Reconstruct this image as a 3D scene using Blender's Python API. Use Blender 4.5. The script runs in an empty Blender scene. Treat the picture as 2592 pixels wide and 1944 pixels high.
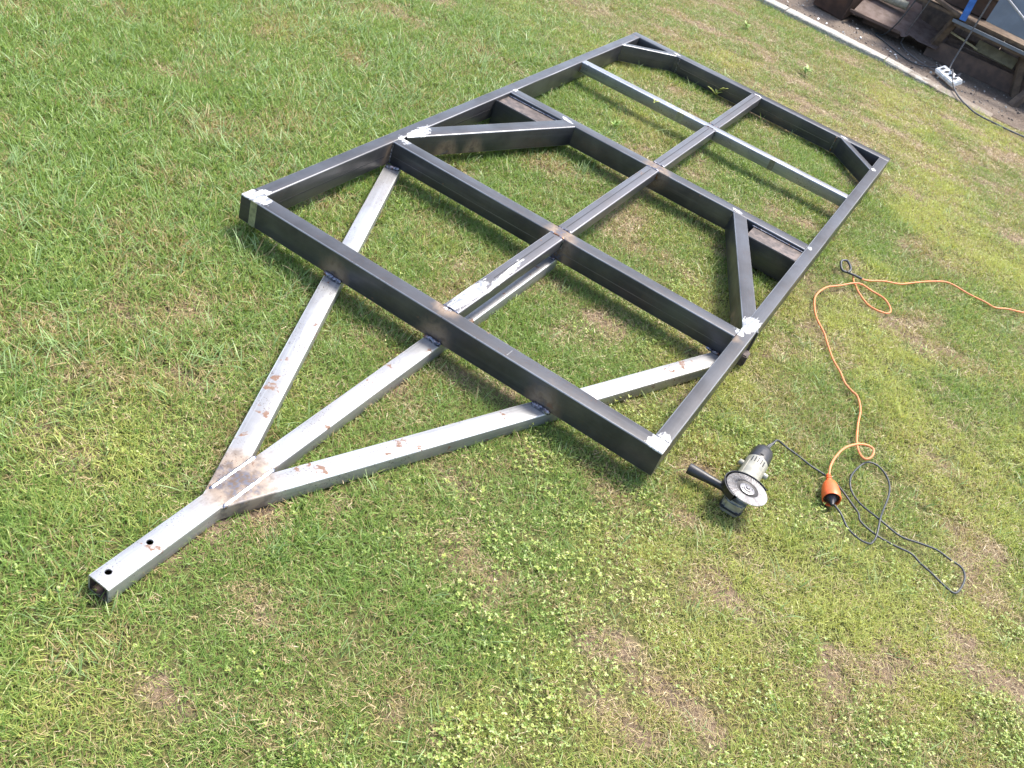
import bpy, bmesh, math, random
import numpy as np
from mathutils import Vector, Matrix, Euler
random.seed(7); RS = np.random.RandomState(11)
C = bpy.context.scene.collection
sc = bpy.context.scene

# ------------------------------------------------------------------ camera
cam_d = bpy.data.cameras.new('camera'); cam = bpy.data.objects.new('camera', cam_d); C.objects.link(cam)
right = Vector((0.8223716854931415, 0.49632700583184325, 0.27814441245674854))
down = Vector((0.5135926918173356, -0.43725260020110435, -0.7382633070437113))
fwd = Vector((-0.24480064912237415, 0.7499797776588989, -0.6144940807604555))
M = Matrix.Identity(4)
for i in range(3):
    M[i][0] = right[i]; M[i][1] = -down[i]; M[i][2] = -fwd[i]
M.translation = (1.7058, -2.0636, 1.7569)
cam.matrix_world = M
cam_d.sensor_width = 36; cam_d.lens = 33.96; cam_d.clip_start = 0.05; cam_d.clip_end = 300
sc.camera = cam
sc.render.engine = 'CYCLES'; sc.cycles.max_bounces = 6; sc.cycles.diffuse_bounces = 3; sc.cycles.glossy_bounces = 3

# ------------------------------------------------------------------ light
SUN_EL, SUN_AZ = 61, 20            # azimuth from +Y towards +X
w = bpy.data.worlds.new('World'); sc.world = w; w.use_nodes = True
nt = w.node_tree; nt.nodes.clear()
sky = nt.nodes.new('ShaderNodeTexSky'); sky.sky_type = 'NISHITA'; sky.sun_disc = False
sky.sun_elevation = math.radians(SUN_EL); sky.sun_rotation = math.radians(SUN_AZ)
sky.dust_density = 3.0; sky.air_density = 1.0; sky.ozone_density = 1.0
bg = nt.nodes.new('ShaderNodeBackground'); bg.inputs['Strength'].default_value = 0.15
wo = nt.nodes.new('ShaderNodeOutputWorld')
nt.links.new(sky.outputs[0], bg.inputs[0]); nt.links.new(bg.outputs[0], wo.inputs[0])
sd = bpy.data.lights.new('sun', 'SUN'); sd.energy = 2.6; sd.angle = math.radians(16); sd.color = (1.0, 0.95, 0.87)
sun = bpy.data.objects.new('sun', sd); C.objects.link(sun)
e, a = math.radians(SUN_EL), math.radians(SUN_AZ)
sdir = Vector((math.sin(a)*math.cos(e), math.cos(a)*math.cos(e), math.sin(e)))
sun.rotation_euler = sdir.to_track_quat('Z', 'Y').to_euler(); sun.location = sdir*20
sc.view_settings.view_transform = 'Standard'; sc.view_settings.look = 'None'
sc.view_settings.exposure = 1.46; sc.view_settings.gamma = 1; sc.view_settings.use_curve_mapping = False

# ------------------------------------------------------------------ helpers
def gz(y):
    t = min(max((y-0.5)/2.5, 0), 1); return 0.035*t*t*(3-2*t)
def gzv(y):
    t = np.clip((y-0.5)/2.5, 0, 1); return 0.035*t*t*(3-2*t)

class NT:
    def __init__(s, name):
        s.m = bpy.data.materials.new(name); s.m.use_nodes = True; s.t = s.m.node_tree; s.t.nodes.clear()
        s.out = s.n('ShaderNodeOutputMaterial')
    def n(s, typ, **kw):
        nd = s.t.nodes.new(typ)
        for k, v in kw.items(): setattr(nd, k, v)
        return nd
    def put(s, sock, v):
        if isinstance(v, bpy.types.NodeSocket): s.t.links.new(v, sock)
        elif v is not None:
            if hasattr(sock.default_value, '__len__') and not hasattr(v, '__len__'): v = (v,)*len(sock.default_value)
            if hasattr(sock.default_value, '__len__') and len(sock.default_value) == 4 and len(v) == 3: v = (*v, 1)
            sock.default_value = v
    def math(s, op, a, b=None, c=None, clamp=False):
        nd = s.n('ShaderNodeMath', operation=op, use_clamp=clamp)
        for i, v in enumerate((a, b, c)):
            if v is not None: s.put(nd.inputs[i], v)
        return nd.outputs[0]
    def vmath(s, op, a, b=None, out=0):
        nd = s.n('ShaderNodeVectorMath', operation=op)
        s.put(nd.inputs[0], a)
        if b is not None: s.put(nd.inputs[1], b)
        return nd.outputs[out]
    def mix(s, f, a, b, blend='MIX'):
        nd = s.n('ShaderNodeMix', data_type='RGBA', blend_type=blend)
        s.put(nd.inputs[0], f); s.put(nd.inputs[6], a); s.put(nd.inputs[7], b); return nd.outputs[2]
    def noise(s, vec, scale, detail=4, rough=0.55, out=0):
        nd = s.n('ShaderNodeTexNoise'); s.put(nd.inputs['Vector'], vec)
        nd.inputs['Scale'].default_value = scale; nd.inputs['Detail'].default_value = detail; nd.inputs['Roughness'].default_value = rough
        return nd.outputs[out]
    def rng(s, v, a, b, c=0, d=1, smooth=True):
        nd = s.n('ShaderNodeMapRange'); nd.interpolation_type = 'SMOOTHSTEP' if smooth else 'LINEAR'
        s.put(nd.inputs[0], v)
        for i, q in enumerate((a, b, c, d)): nd.inputs[i+1].default_value = q
        return nd.outputs[0]
    def obj(s): return s.n('ShaderNodeTexCoord').outputs['Object']
    def pos(s): return s.n('ShaderNodeNewGeometry').outputs['Position']
    def attr(s, name, typ='GEOMETRY', out='Fac'):
        nd = s.n('ShaderNodeAttribute', attribute_name=name, attribute_type=typ); return nd.outputs[out]
    def bump(s, h, dist, strength=1.0):
        nd = s.n('ShaderNodeBump'); s.put(nd.inputs['Height'], h); nd.inputs['Distance'].default_value = dist
        nd.inputs['Strength'].default_value = strength; return nd.outputs[0]
    def bsdf(s, color, rough=0.5, metal=0.0, normal=None, spec=None, coat=None):
        b = s.n('ShaderNodeBsdfPrincipled'); s.put(b.inputs['Base Color'], color); s.put(b.inputs['Roughness'], rough); s.put(b.inputs['Metallic'], metal)
        if normal is not None: s.put(b.inputs['Normal'], normal)
        if spec is not None: s.put(b.inputs['Specular IOR Level'], spec)
        if coat is not None: s.put(b.inputs['Coat Weight'], coat)
        s.t.links.new(b.outputs[0], s.out.inputs[0]); return b

def simple(name, col, rough=0.5, metal=0.0, var=0.25, scale=60, bump=0.0006, col2=None):
    n = NT(name); o = n.obj(); f = n.noise(o, scale, 5)
    f2 = n.noise(o, scale*0.15, 4)
    c2 = col2 if col2 else tuple(max(0, c*(1-var)) for c in col)
    c1 = tuple(min(1, c*(1+var*0.4)) for c in col)
    c = n.mix(n.rng(f, 0.35, 0.65), c1, c2)
    c = n.mix(n.rng(f2, 0.45, 0.7, 0, 0.5), c, c2)
    n.bsdf(c, n.rng(f2, 0.3, 0.7, rough*0.85, min(1, rough*1.2)), metal, n.bump(f, bump))
    return n.m

# ---- steel of the frame; 'heat' is stored along each bar at its welded joints
POL = []   # ground-bright patches on top faces: centre, (rx, ry), rotation
def steel(name, base, base2, rough, metal, rust, gloss_patch=True):
    n = NT(name); P = n.pos(); o0 = n.obj(); rnd = n.n('ShaderNodeObjectInfo').outputs['Random']
    o = n.vmath('ADD', o0, n.vmath('MULTIPLY', rnd, (37.0, 11.0, 5.0)))
    st = n.vmath('MULTIPLY', o, (0.06, 1, 1))
    grain = n.noise(st, 260, 4, 0.6); blot = n.noise(o, 5.5, 6, 0.6); fine = n.noise(o, 90, 4, 0.6)
    blotL = n.noise(st, 30, 4, 0.6)
    c = n.mix(n.rng(blot, 0.35, 0.68), base, base2)
    c = n.mix(n.rng(blotL, 0.5, 0.75, 0, 0.45), c, tuple(x*1.5 for x in base))
    c = n.mix(n.rng(grain, 0.3, 0.7, 0, 0.35), c, tuple(x*0.6 for x in base))
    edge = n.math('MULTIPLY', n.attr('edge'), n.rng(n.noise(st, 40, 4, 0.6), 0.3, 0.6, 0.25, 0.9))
    c = n.mix(edge, c, tuple(min(0.8, x*2.6+0.1) for x in base))  # painted edge highlight: lighter base colour along the rounded bar edges
    strk = n.noise(n.vmath('MULTIPLY', o, (0.02, 1, 1)), 90, 3, 0.6)
    c = n.mix(n.rng(strk, 0.50, 0.72, 0, 0.5), c, tuple(x*1.9 for x in base2))
    c = n.mix(n.rng(n.noise(o, 2.2, 5, 0.65), 0.5, 0.75, 0, 0.5), c, tuple(x*(1.75, 1.6, 1.45)[i] for i, x in enumerate(base2)))
    rmask = n.noise(o, 17, 3, 0.6); rsmall = n.noise(o, 70, 4, 0.6)
    rm = n.math('MULTIPLY', n.rng(rmask, 0.635-rust, 0.665-rust), n.rng(rsmall, 0.35, 0.55))
    rcol = n.mix(fine, (0.13, 0.055, 0.034), (0.17, 0.105, 0.065))
    heat = n.attr('scorch')
    hn = n.noise(o, 38, 5, 0.6)
    hh = n.math('ADD', heat, n.math('MULTIPLY_ADD', hn, 0.7, -0.35))
    tan = n.rng(hh, 0.22, 0.7, 0, 0.8); dark = n.rng(hh, 0.72, 1.0, 0, 0.75)
    tcol = n.mix(n.rng(hn, 0.42, 0.62), (0.235, 0.170, 0.115), (0.13, 0.088, 0.058))
    c = n.mix(tan, c, tcol)
    c = n.mix(dark, c, n.mix(n.rng(fine, 0.4, 0.6), (0.075, 0.048, 0.034), (0.055, 0.068, 0.11)))
    spk = n.noise(o, 240, 2, 0.5); spb = n.noise(o, 9, 3, 0.5)
    c = n.mix(n.math('MULTIPLY', n.rng(spk, 0.60, 0.68), n.rng(spb, 0.45, 0.6, 0, 0.8)), c, (0.085, 0.05, 0.035))
    c = n.mix(rm, c, rcol)
    met = n.math('MULTIPLY', n.math('SUBTRACT', 1.0, n.math('MAXIMUM', rm, n.math('MULTIPLY', tan, 0.7))), metal)
    rg = n.math('ADD', n.rng(blot, 0.3, 0.7, rough-0.06, rough+0.08), n.math('MULTIPLY', n.math('MAXIMUM', rm, tan), 0.25))
    if gloss_patch:
        jag = n.vmath('SUBTRACT', n.noise(n.vmath('MULTIPLY', P, (1.0, 0.55, 1)), 95, 4, 0.75, out=1), (0.5, 0.5, 0.5))
        Pj = n.vmath('ADD', P, n.vmath('MULTIPLY', jag, (0.030, 0.036, 0.0)))
        scrape = n.math('MULTIPLY_ADD', n.noise(n.vmath('MULTIPLY', P, (1.0, 0.25, 1)), 170, 2, 0.6), 1.1, -0.55)
        m = None
        for (cx, cy, rx, ry, rot) in POL:
            mp = n.n('ShaderNodeMapping', vector_type='TEXTURE'); n.put(mp.inputs['Vector'], Pj)
            mp.inputs['Location'].default_value = (cx, cy, 0.138); mp.inputs['Rotation'].default_value = (0, 0, math.radians(rot))
            mp.inputs['Scale'].default_value = (rx, ry, 0.006)
            d = n.vmath('LENGTH', mp.outputs[0], out=1)
            k = n.rng(n.math('ADD', d, scrape), 1.12, 0.93)
            m = k if m is None else n.math('MAXIMUM', m, k)
        scr = n.noise(n.vmath('MULTIPLY', P, (1, 0.3, 1)), 90, 2)
        pc = n.mix(n.rng(scr, 0.35, 0.6), (0.20, 0.21, 0.23), (0.62, 0.61, 0.58))
        c = n.mix(m, c, pc); met = n.math('MULTIPLY', met, n.math('MULTIPLY_ADD', m, -0.45, 1.0))
        rg = n.math('MULTIPLY_ADD', m, 0.12, rg)
    hgt = n.math('ADD', n.math('MULTIPLY', grain, 0.35), n.math('ADD', n.math('MULTIPLY', fine, 0.3), n.math('MULTIPLY', rm, 0.6)))
    n.bsdf(c, rg, met, n.bump(hgt, 0.0007, 0.7))
    return n.m
POL += [(0.018, 0.020, 0.040, 0.027, 0), (0.055, 0.030, 0.032, 0.024, 0), (0.035, 0.055, 0.020, 0.028, 0),
        (1.477, 0.028, 0.030, 0.050, 0), (1.464, 0.835, 0.034, 0.062, -10), (1.458, 0.765, 0.014, 0.016, 0),
        (0.063, 0.855, 0.026, 0.095, 8), (0.052, 0.785, 0.020, 0.020, 20), (0.752, 0.16, 0.024, 0.11, 2),
        (0.770, 0.34, 0.010, 0.14, 5), (0.325, 1.60, 0.030, 0.011, -20),
        (0.61, 2.293, 0.045, 0.007, 0), (0.52, 2.300, 0.030, 0.005, 0), (1.13, 2.288, 0.06, 0.008, 0), (1.145, 1.60, 0.024, 0.009, -15), (1.462, 1.61, 0.010, 0.014, 0),
        (0.05, 1.62, 0.008, 0.012, 0), (0.055, 2.76, 0.010, 0.012, 0),
        (0.27, 2.995, 0.02, 0.007, 0), (1.25, 2.995, 0.022, 0.008, 0), (1.468, 2.76, 0.010, 0.018, 0), (0.76, 2.98, 0.018, 0.009, 0)]
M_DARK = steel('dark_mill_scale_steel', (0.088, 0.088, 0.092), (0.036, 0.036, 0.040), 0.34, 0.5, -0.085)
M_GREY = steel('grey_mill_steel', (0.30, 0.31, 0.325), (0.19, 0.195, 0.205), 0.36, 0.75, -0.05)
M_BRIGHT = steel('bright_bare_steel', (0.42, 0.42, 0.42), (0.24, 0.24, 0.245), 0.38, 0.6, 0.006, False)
M_WELD = None
def weld_mat():
    n = NT('weld_metal'); o = n.obj(); f = n.noise(o, 120, 3); g = n.noise(o, 35, 3)
    c = n.mix(n.rng(f, 0.35, 0.65), (0.035, 0.038, 0.055), (0.30, 0.30, 0.34)); c = n.mix(n.rng(g, 0.52, 0.68), c, (0.22, 0.10, 0.05))
    n.bsdf(c, 0.32, 0.8, n.bump(f, 0.001)); return n.m
def weldb_mat():
    n = NT('bright_ground_weld'); o = n.obj(); f = n.noise(o, 60, 4, 0.7); g = n.noise(o, 40, 3)
    c = n.mix(n.rng(f, 0.35, 0.65), (0.07, 0.085, 0.13), (0.28, 0.29, 0.32)); c = n.mix(n.rng(g, 0.60, 0.7), c, (0.22, 0.13, 0.07))
    n.bsdf(c, 0.33, 0.8, n.bump(f, 0.001)); return n.m
M_WELD = weld_mat(); M_WELDB = weldb_mat()
M_INSIDE = simple('dark_tube_inside', (0.075, 0.05, 0.042), 0.8, 0.1, 0.4, 60, 0.0006)
M_RUST = simple('rusty_steel', (0.125, 0.080, 0.060), 0.8, 0.1, 0.2, 14, 0.001, (0.085, 0.058, 0.047))
M_RUST2 = simple('dull_rusty_sheet', (0.17, 0.125, 0.11), 0.7, 0.15, 0.3, 18, 0.0006, (0.12, 0.08, 0.065))
M_WOOD = simple('weathered_brown_wood', (0.13, 0.09, 0.06), 0.85, 0.0, 0.3, 20, 0.001, (0.075, 0.052, 0.038))
M_BLACKPL = simple('black_plastic', (0.022, 0.022, 0.025), 0.42, 0, 0.2, 200, 0.0002)
M_CABLE = simple('black_rubber_cable', (0.040, 0.045, 0.05), 0.5, 0, 0.3, 120, 0.0002)
M_ORANGE = simple('orange_cable', (0.72, 0.22, 0.07), 0.5, 0, 0.2, 80, 0.0004, (0.60, 0.20, 0.085))
M_ORANGE2 = simple('orange_plastic', (0.78, 0.135, 0.03), 0.42, 0, 0.12, 60, 0.0003)
M_BEIGE = simple('grey_beige_housing', (0.30, 0.29, 0.235), 0.36, 0.15, 0.2, 40, 0.0003)
M_ALU = simple('cast_grey_metal', (0.42, 0.42, 0.40), 0.4, 0.7, 0.3, 60, 0.0004)
M_WHITE = simple('dirty_white_plastic', (0.86, 0.85, 0.81), 0.5, 0, 0.3, 30, 0.0003)
M_BLUE = simple('chipped_blue_paint', (0.03, 0.13, 0.42), 0.5, 0.1, 0.3, 20, 0.0004)
M_GPANEL = simple('grey_painted_panel', (0.15, 0.17, 0.20), 0.6, 0.1, 0.15, 8, 0.0004)
M_TAN = simple('tan_board', (0.20, 0.18, 0.12), 0.8, 0, 0.3, 14, 0.0005)
M_CONC0 = simple('whitish_concrete', (0.58, 0.56, 0.50), 0.9, 0, 0.35, 45, 0.002, (0.26, 0.23, 0.19))
def conc():
    n = NT('old_concrete_edging'); P = n.pos(); a = n.noise(P, 14, 5, 0.65); b = n.noise(P, 110, 4, 0.6); sx_ = n.n('ShaderNodeSeparateXYZ'); n.put(sx_.inputs[0], P)
    c = n.mix(n.rng(b, 0.35, 0.65), (0.25, 0.23, 0.20), (0.42, 0.40, 0.35))
    d = n.math('ADD', n.math('MULTIPLY_ADD', a, 1.9, -1.0), n.rng(sx_.outputs[0], 0.9, 1.85, -0.22, 0.7))
    c = n.mix(n.rng(d, 0.0, 0.30, 0, 0.92), c, (0.19, 0.155, 0.12))
    n.bsdf(c, 0.9, 0, n.bump(n.math('ADD', a, b), 0.006)); return n.m
M_CONC = conc()
M_GROPE = simple('grey_cable', (0.12, 0.115, 0.115), 0.7, 0, 0.3, 60, 0.0004)  # sunlit grey of the hanging cord put into its base colour

def link(name, me, mat=None, parent=None, loc=None, rot=None, label=None, cat=None, group=None, kind=None, smooth=None):
    o = bpy.data.objects.new(name, me); C.objects.link(o)
    if mat: me.materials.append(mat)
    if parent: o.parent = parent
    if loc is not None: o.location = loc
    if rot is not None: o.rotation_euler = rot
    for k, v in (('label', label), ('category', cat), ('group', group), ('kind', kind)):
        if v: o[k] = v
    if smooth is not None:
        me.polygons.foreach_set('use_smooth', [True]*len(me.polygons))
        if smooth < 180:
            try: me.set_sharp_from_angle(angle=math.radians(smooth))
            except Exception: pass
    return o
def empty(name, loc, label, cat, group=None, rz=0):
    o = bpy.data.objects.new(name, None); C.objects.link(o); o.location = loc; o.rotation_euler = (0, 0, rz); o.empty_display_size = 0.05
    o['label'] = label; o['category'] = cat
    if group: o['group'] = group
    return o
def bm_mesh(name, bm):
    bmesh.ops.recalc_face_normals(bm, faces=bm.faces)
    me = bpy.data.meshes.new(name); bm.to_mesh(me); bm.free(); return me
def bevel(bm, w, seg=2):
    bmesh.ops.bevel(bm, geom=bm.edges[:], offset=w, segments=seg, affect='EDGES', clamp_overlap=True)
def box_bm(sx, sy, sz, c=(0, 0, 0), bev=0.0, bm=None):
    b = bmesh.new()
    bmesh.ops.create_cube(b, size=1, matrix=Matrix.Translation(c) @ Matrix.Diagonal((sx, sy, sz, 1)))
    if bev: bevel(b, bev)
    if bm is None: return b
    me = bpy.data.meshes.new('t'); b.to_mesh(me); b.free(); bm.from_mesh(me); bpy.data.meshes.remove(me); return bm
def poly_prism(pts, z0, z1, bev=0.0):
    b = bmesh.new(); vs = [b.verts.new((x, y, z0)) for x, y in pts]; f = b.faces.new(vs)
    r = bmesh.ops.extrude_face_region(b, geom=[f])
    for v in r['geom']:
        if isinstance(v, bmesh.types.BMVert): v.co.z = z1
    if bev: bevel(b, bev)
    return b
def rprof(w, h, r, seg=3):
    """rounded rectangle, y across, z from 0 down to -h"""
    out = []
    for cx, cz, a0 in ((w/2-r, -r, 0), (-w/2+r, -r, 90), (-w/2+r, -h+r, 180), (w/2-r, -h+r, 270)):
        for i in range(seg+1):
            a = math.radians(a0+90*i/seg); out.append((cx+r*math.cos(a), cz+r*math.sin(a)))
    return out
def tube_bar(name, p0, p1, width, h, ztop, mat, parent, joints=(), cut0=0.0, cut1=0.0, step=0.012, hollow=False, label=None, r=0.0045, hs=0.066, seam=None, noheat=False):
    """a length of box section from p0 to p1 (plan), ends cut at the angles cut0/cut1 (offset in x per unit y)"""
    p0 = Vector(p0); p1 = Vector(p1); L = (p1-p0).length; ang = math.atan2(p1.y-p0.y, p1.x-p0.x)
    prof = rprof(width, h, r); n = max(2, int(L/step)+1)
    if noheat: n = 2
    verts = []; heat = []
    J = [Vector(j[:2]) for j in joints]; rr = [j[2] if len(j) > 2 else 1.0 for j in joints]; jz = [j[3] if len(j) > 3 else None for j in joints]
    ca, sa = math.cos(ang), math.sin(ang)
    for i in range(n):
        t = i/(n-1)
        for (y, z) in prof:
            x0 = cut0*y; x1 = L+cut1*y; x = x0+(x1-x0)*t
            if seam is not None and abs(y-seam) < 0.0: pass
            verts.append((x, y, z))
            wx = p0.x+ca*x-sa*y; wy = p0.y+sa*x+ca*y
            h_ = 0.0
            for q, s, zz in zip(J, rr, jz):
                d = math.hypot(wx-q.x, wy-q.y)
                if zz is not None: d = math.sqrt(d*d+(0.9*(z-zz))**2); h_ = max(h_, math.exp(-(d/(hs*s))**2))
            heat.append(h_)
    k = len(prof); faces = []
    for i in range(n-1):
        for j in range(k):
            a_, b_ = i*k+j, i*k+(j+1) % k
            faces.append((a_, b_, b_+k, a_+k))
    if hollow:      # wall thickness at the open end p0
        inn = rprof(width-0.009, h-0.009, 0.002); b0 = len(verts)
        for d in (0.0, 0.30):
            for (y, z) in inn: verts.append((d+cut0*y, y, z-0.0045)); heat.append(0.0)
        for j in range(k):
            faces.append((j, b0+j, b0+(j+1) % k, (j+1) % k)); faces.append((b0+j, b0+k+j, b0+k+(j+1) % k, b0+(j+1) % k))
        faces.append([b0+k+j for j in range(k)])
    else: faces.append(list(range(k))[::-1])
    faces.append([(n-1)*k+j for j in range(k)])
    me = bpy.data.meshes.new(name); me.from_pydata(verts, [], faces)
    at = me.attributes.new('scorch', 'FLOAT', 'POINT'); at.data.foreach_set('value', heat)
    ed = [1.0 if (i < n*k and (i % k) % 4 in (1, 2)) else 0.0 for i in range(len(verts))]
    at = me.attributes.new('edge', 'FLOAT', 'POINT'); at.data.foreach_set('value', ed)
    bm = bmesh.new(); bm.from_mesh(me); bmesh.ops.recalc_face_normals(bm, faces=bm.faces); bm.to_mesh(me); bm.free()
    o = link(name, me, mat, parent, (p0.x, p0.y, ztop), (0, 0, ang), label=label, smooth=35)
    if hollow:
        me.materials.append(M_INSIDE)
        for p_ in me.polygons:
            c_ = p_.center
            if abs(c_.y) < width/2-0.003 and -h+0.003 < c_.z < -0.003: p_.material_index = 1
    return o
def sweep(name, pts, rad, mat, parent=None, seg=8, sub=6, rads=None, cap=True, **kw):
    P = [Vector(p) for p in pts]; out = []; rr = []
    for i in range(len(P)-1):
        a_, b_, c_, d_ = P[max(i-1, 0)], P[i], P[i+1], P[min(i+2, len(P)-1)]
        for j in range(sub):
            t = j/sub
            out.append(0.5*((2*b_)+(-a_+c_)*t+(2*a_-5*b_+4*c_-d_)*t*t+(-a_+3*b_-3*c_+d_)*t**3))
            if rads: rr.append(rads[i]*(1-t)+rads[i+1]*t)
            else: rr.append(rad)
    out.append(P[-1]); rr.append(rads[-1] if rads else rad)
    bm = bmesh.new(); prev = None; up = Vector((0, 0, 1)); N = None; rings = []
    for i, p in enumerate(out):
        t = (out[min(i+1, len(out)-1)]-out[max(i-1, 0)])
        if t.length < 1e-9: t = Vector((1, 0, 0))
        t.normalize()
        if N is None:
            N = t.orthogonal().normalized()
        N = (N-t*N.dot(t)).normalized(); Bv = t.cross(N)
        ring = [bm.verts.new(p+(N*math.cos(2*math.pi*k/seg)+Bv*math.sin(2*math.pi*k/seg))*rr[i]) for k in range(seg)]
        if rings:
            for k in range(seg): bm.faces.new((rings[-1][k], rings[-1][(k+1) % seg], ring[(k+1) % seg], ring[k]))
        rings.append(ring)
    if cap: bm.faces.new(rings[0][::-1]); bm.faces.new(rings[-1])
    return link(name, bm_mesh(name, bm), mat, parent, smooth=50, **kw), out
def lathe(name, prof, mat, parent, mw, seg=32, smooth=40, cap=True, **kw):
    """prof: list of (r, z) turned about Z, then placed by the matrix mw"""
    bm = bmesh.new(); rings = []
    for r, z in prof:
        rings.append([bm.verts.new((r*math.cos(2*math.pi*k/seg), r*math.sin(2*math.pi*k/seg), z)) for k in range(seg)])
        if len(rings) > 1:
            for k in range(seg): bm.faces.new((rings[-2][k], rings[-2][(k+1) % seg], rings[-1][(k+1) % seg], rings[-1][k]))
    if cap:
        bm.faces.new(rings[0][::-1]); bm.faces.new(rings[-1])
    me = bm_mesh(name, bm); o = link(name, me, mat, parent, smooth=smooth, **kw); o.matrix_local = mw; return o

# ------------------------------------------------------------------ noise on arrays
class VN:
    def __init__(s, seed): s.g = np.random.RandomState(seed).rand(256, 256)
    def one(s, x, y):
        xi = np.floor(x).astype(int); yi = np.floor(y).astype(int); fx = x-xi; fy = y-yi
        fx = fx*fx*(3-2*fx); fy = fy*fy*(3-2*fy); g = s.g
        A = g[xi % 256, yi % 256]; B = g[(xi+1) % 256, yi % 256]; D = g[xi % 256, (yi+1) % 256]; E_ = g[(xi+1) % 256, (yi+1) % 256]
        return (A*(1-fx)+B*fx)*(1-fy)+(D*(1-fx)+E_*fx)*fy
    def __call__(s, x, y, f, o=4):
        v = 0; a_ = 1; t = 0
        for i in range(o): v = v+a_*s.one(x*f+17.3*i+50, y*f+9.1*i+50); t += a_; a_ *= 0.55; f *= 2.03
        return v/t
VA, VB, VC, VD = VN(1), VN(2), VN(3), VN(4)
def kerb_near(x): return 5.155-0.085*x
BARE = [  # bare or strawy spots in the lawn: x, y, rx, ry, strength
    (1.05, 0.60, 0.12, 0.10, 1.0), (1.0, 0.5, 0.08, 0.06, .6), (2.14, -0.14, 0.05, 0.035, 1.0), (2.42, 0.08, 0.07, 0.045, .9), (2.58, 0.12, 0.10, 0.05, 1.0), (2.1, -0.28, 0.06, 0.03, .7),
    (1.81, -0.19, 0.09, 0.06, .8), (1.31, -0.6, 0.10, 0.05, .7), (1.24, -0.55, 0.05, 0.04, .6), (1.66, -0.54, 0.10, 0.06, .8), (1.86, -0.58, 0.12, 0.05, .85), (1.75, -0.7, 0.08, 0.04, .6),
    (-1.46, 0.81, 0.15, 0.06, .8), (-1.6, 0.42, 0.12, 0.08, .9), (1.03, -1.28, 0.08, 0.04, .7), (1.1, -0.37, 0.10, 0.05, .5), (1.0, -1.0, 0.06, 0.05, .5),
    (0.05, 4.0, 0.35, 0.10, .8), (0.36, 4.13, 0.18, 0.07, .9), (0.75, 3.85, 0.3, 0.07, .9), (0.97, 3.56, 0.3, 0.07, .9), (1.38, 3.78, 0.35, 0.06, .9), (1.3, 3.35, 0.3, 0.05, .8), (0.7, 3.45, 0.2, 0.05, .7),
    (1.75, 3.5, 0.3, 0.06, .7), (1.7, 4.2, 0.4, 0.06, .6), (0.4, 4.65, 0.5, 0.04, .5), (2.2, 3.1, 0.25, 0.08, .6), (1.95, 2.4, 0.12, 0.06, .5), (1.62, 1.95, 0.08, 0.09, .8), (2.5, 2.0, 0.15, 0.1, .6),
    (-0.35, 2.1, 0.22, 0.06, .55), (-0.5, 1.0, 0.1, 0.08, .4), (0.1, -0.5, 0.1, 0.08, .5), (0.3, -0.75, 0.07, 0.08, .5), (0.85, 1.1, 0.15, 0.08, .35), (0.45, 2.6, 0.2, 0.1, .4), (1.6, -0.02, 0.06, 0.05, .7), (1.45, -0.1, 0.08, 0.05, .5),
    (2.25, 0.9, 0.12, 0.06, .5), (2.35, 0.62, 0.08, 0.04, .7)]
def bare(x, y):
    wx = x+(VC(x, y, 7)-0.5)*0.12; wy = y+(VD(x, y, 7)-0.5)*0.12; v = np.zeros_like(x)
    for (cx, cy, rx, ry, s) in BARE:
        if cy < .25: rx, ry = rx*1.1, ry*1.15
        v = np.maximum(v, s*np.exp(-(((wx-cx)/rx)**2+((wy-cy)/ry)**2)))
    n = VA(x, y, 5.0, 5); v = np.maximum(v, np.clip((n-0.56)*3.2, 0, 0.68)); v = np.maximum(v, np.clip((y-3.0)/1.5, 0, .22))
    v = np.maximum(v, np.clip((VB(x*0.35, y, 7, 4)-0.56)*5, 0, 0.8)*np.clip((y-3.0)/0.8, 0, 1))
    return v

# ------------------------------------------------------------------ ground
def soil_mat():
    n = NT('soil_and_thatch'); P = n.pos(); a1 = n.noise(P, 9, 6, 0.6); a2 = n.noise(P, 120, 4, 0.7); a3 = n.noise(P, 420, 3, 0.6)
    b = n.attr('bare')
    c = n.mix(n.rng(a2, 0.3, 0.7), (0.115, 0.080, 0.050), (0.24, 0.175, 0.125))
    c = n.mix(n.rng(a3, 0.52, 0.68, 0, 0.8), c, (0.38, 0.29, 0.17))
    g = n.mix(n.rng(a2, 0.35, 0.65), (0.07, 0.085, 0.025), (0.17, 0.15, 0.06))
    c = n.mix(n.rng(b, 0.1, 0.6), g, c)
    n.bsdf(c, 0.95, 0, n.bump(n.math('ADD', a2, n.math('MULTIPLY', a3, 0.4)), 0.008), spec=0.2); return n.m
def dirt_mat():
    n = NT('trodden_dirt'); P = n.pos(); a1 = n.noise(P, 3.5, 6, 0.6); a2 = n.noise(P, 60, 5, 0.7); a3 = n.noise(P, 190, 3, 0.6)
    c = n.mix(n.rng(a1, 0.35, 0.65), (0.150, 0.115, 0.090), (0.235, 0.190, 0.150))
    c = n.mix(n.rng(a2, 0.4, 0.7, 0, 0.8), c, (0.085, 0.064, 0.050))
    c = n.mix(n.rng(a3, 0.66, 0.72, 0, 0.85), c, (0.42, 0.39, 0.34))
    n.bsdf(c, 0.92, 0, n.bump(n.math('ADD', a2, n.math('MULTIPLY', a3, 0.5)), 0.012), spec=0.25); return n.m
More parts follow.
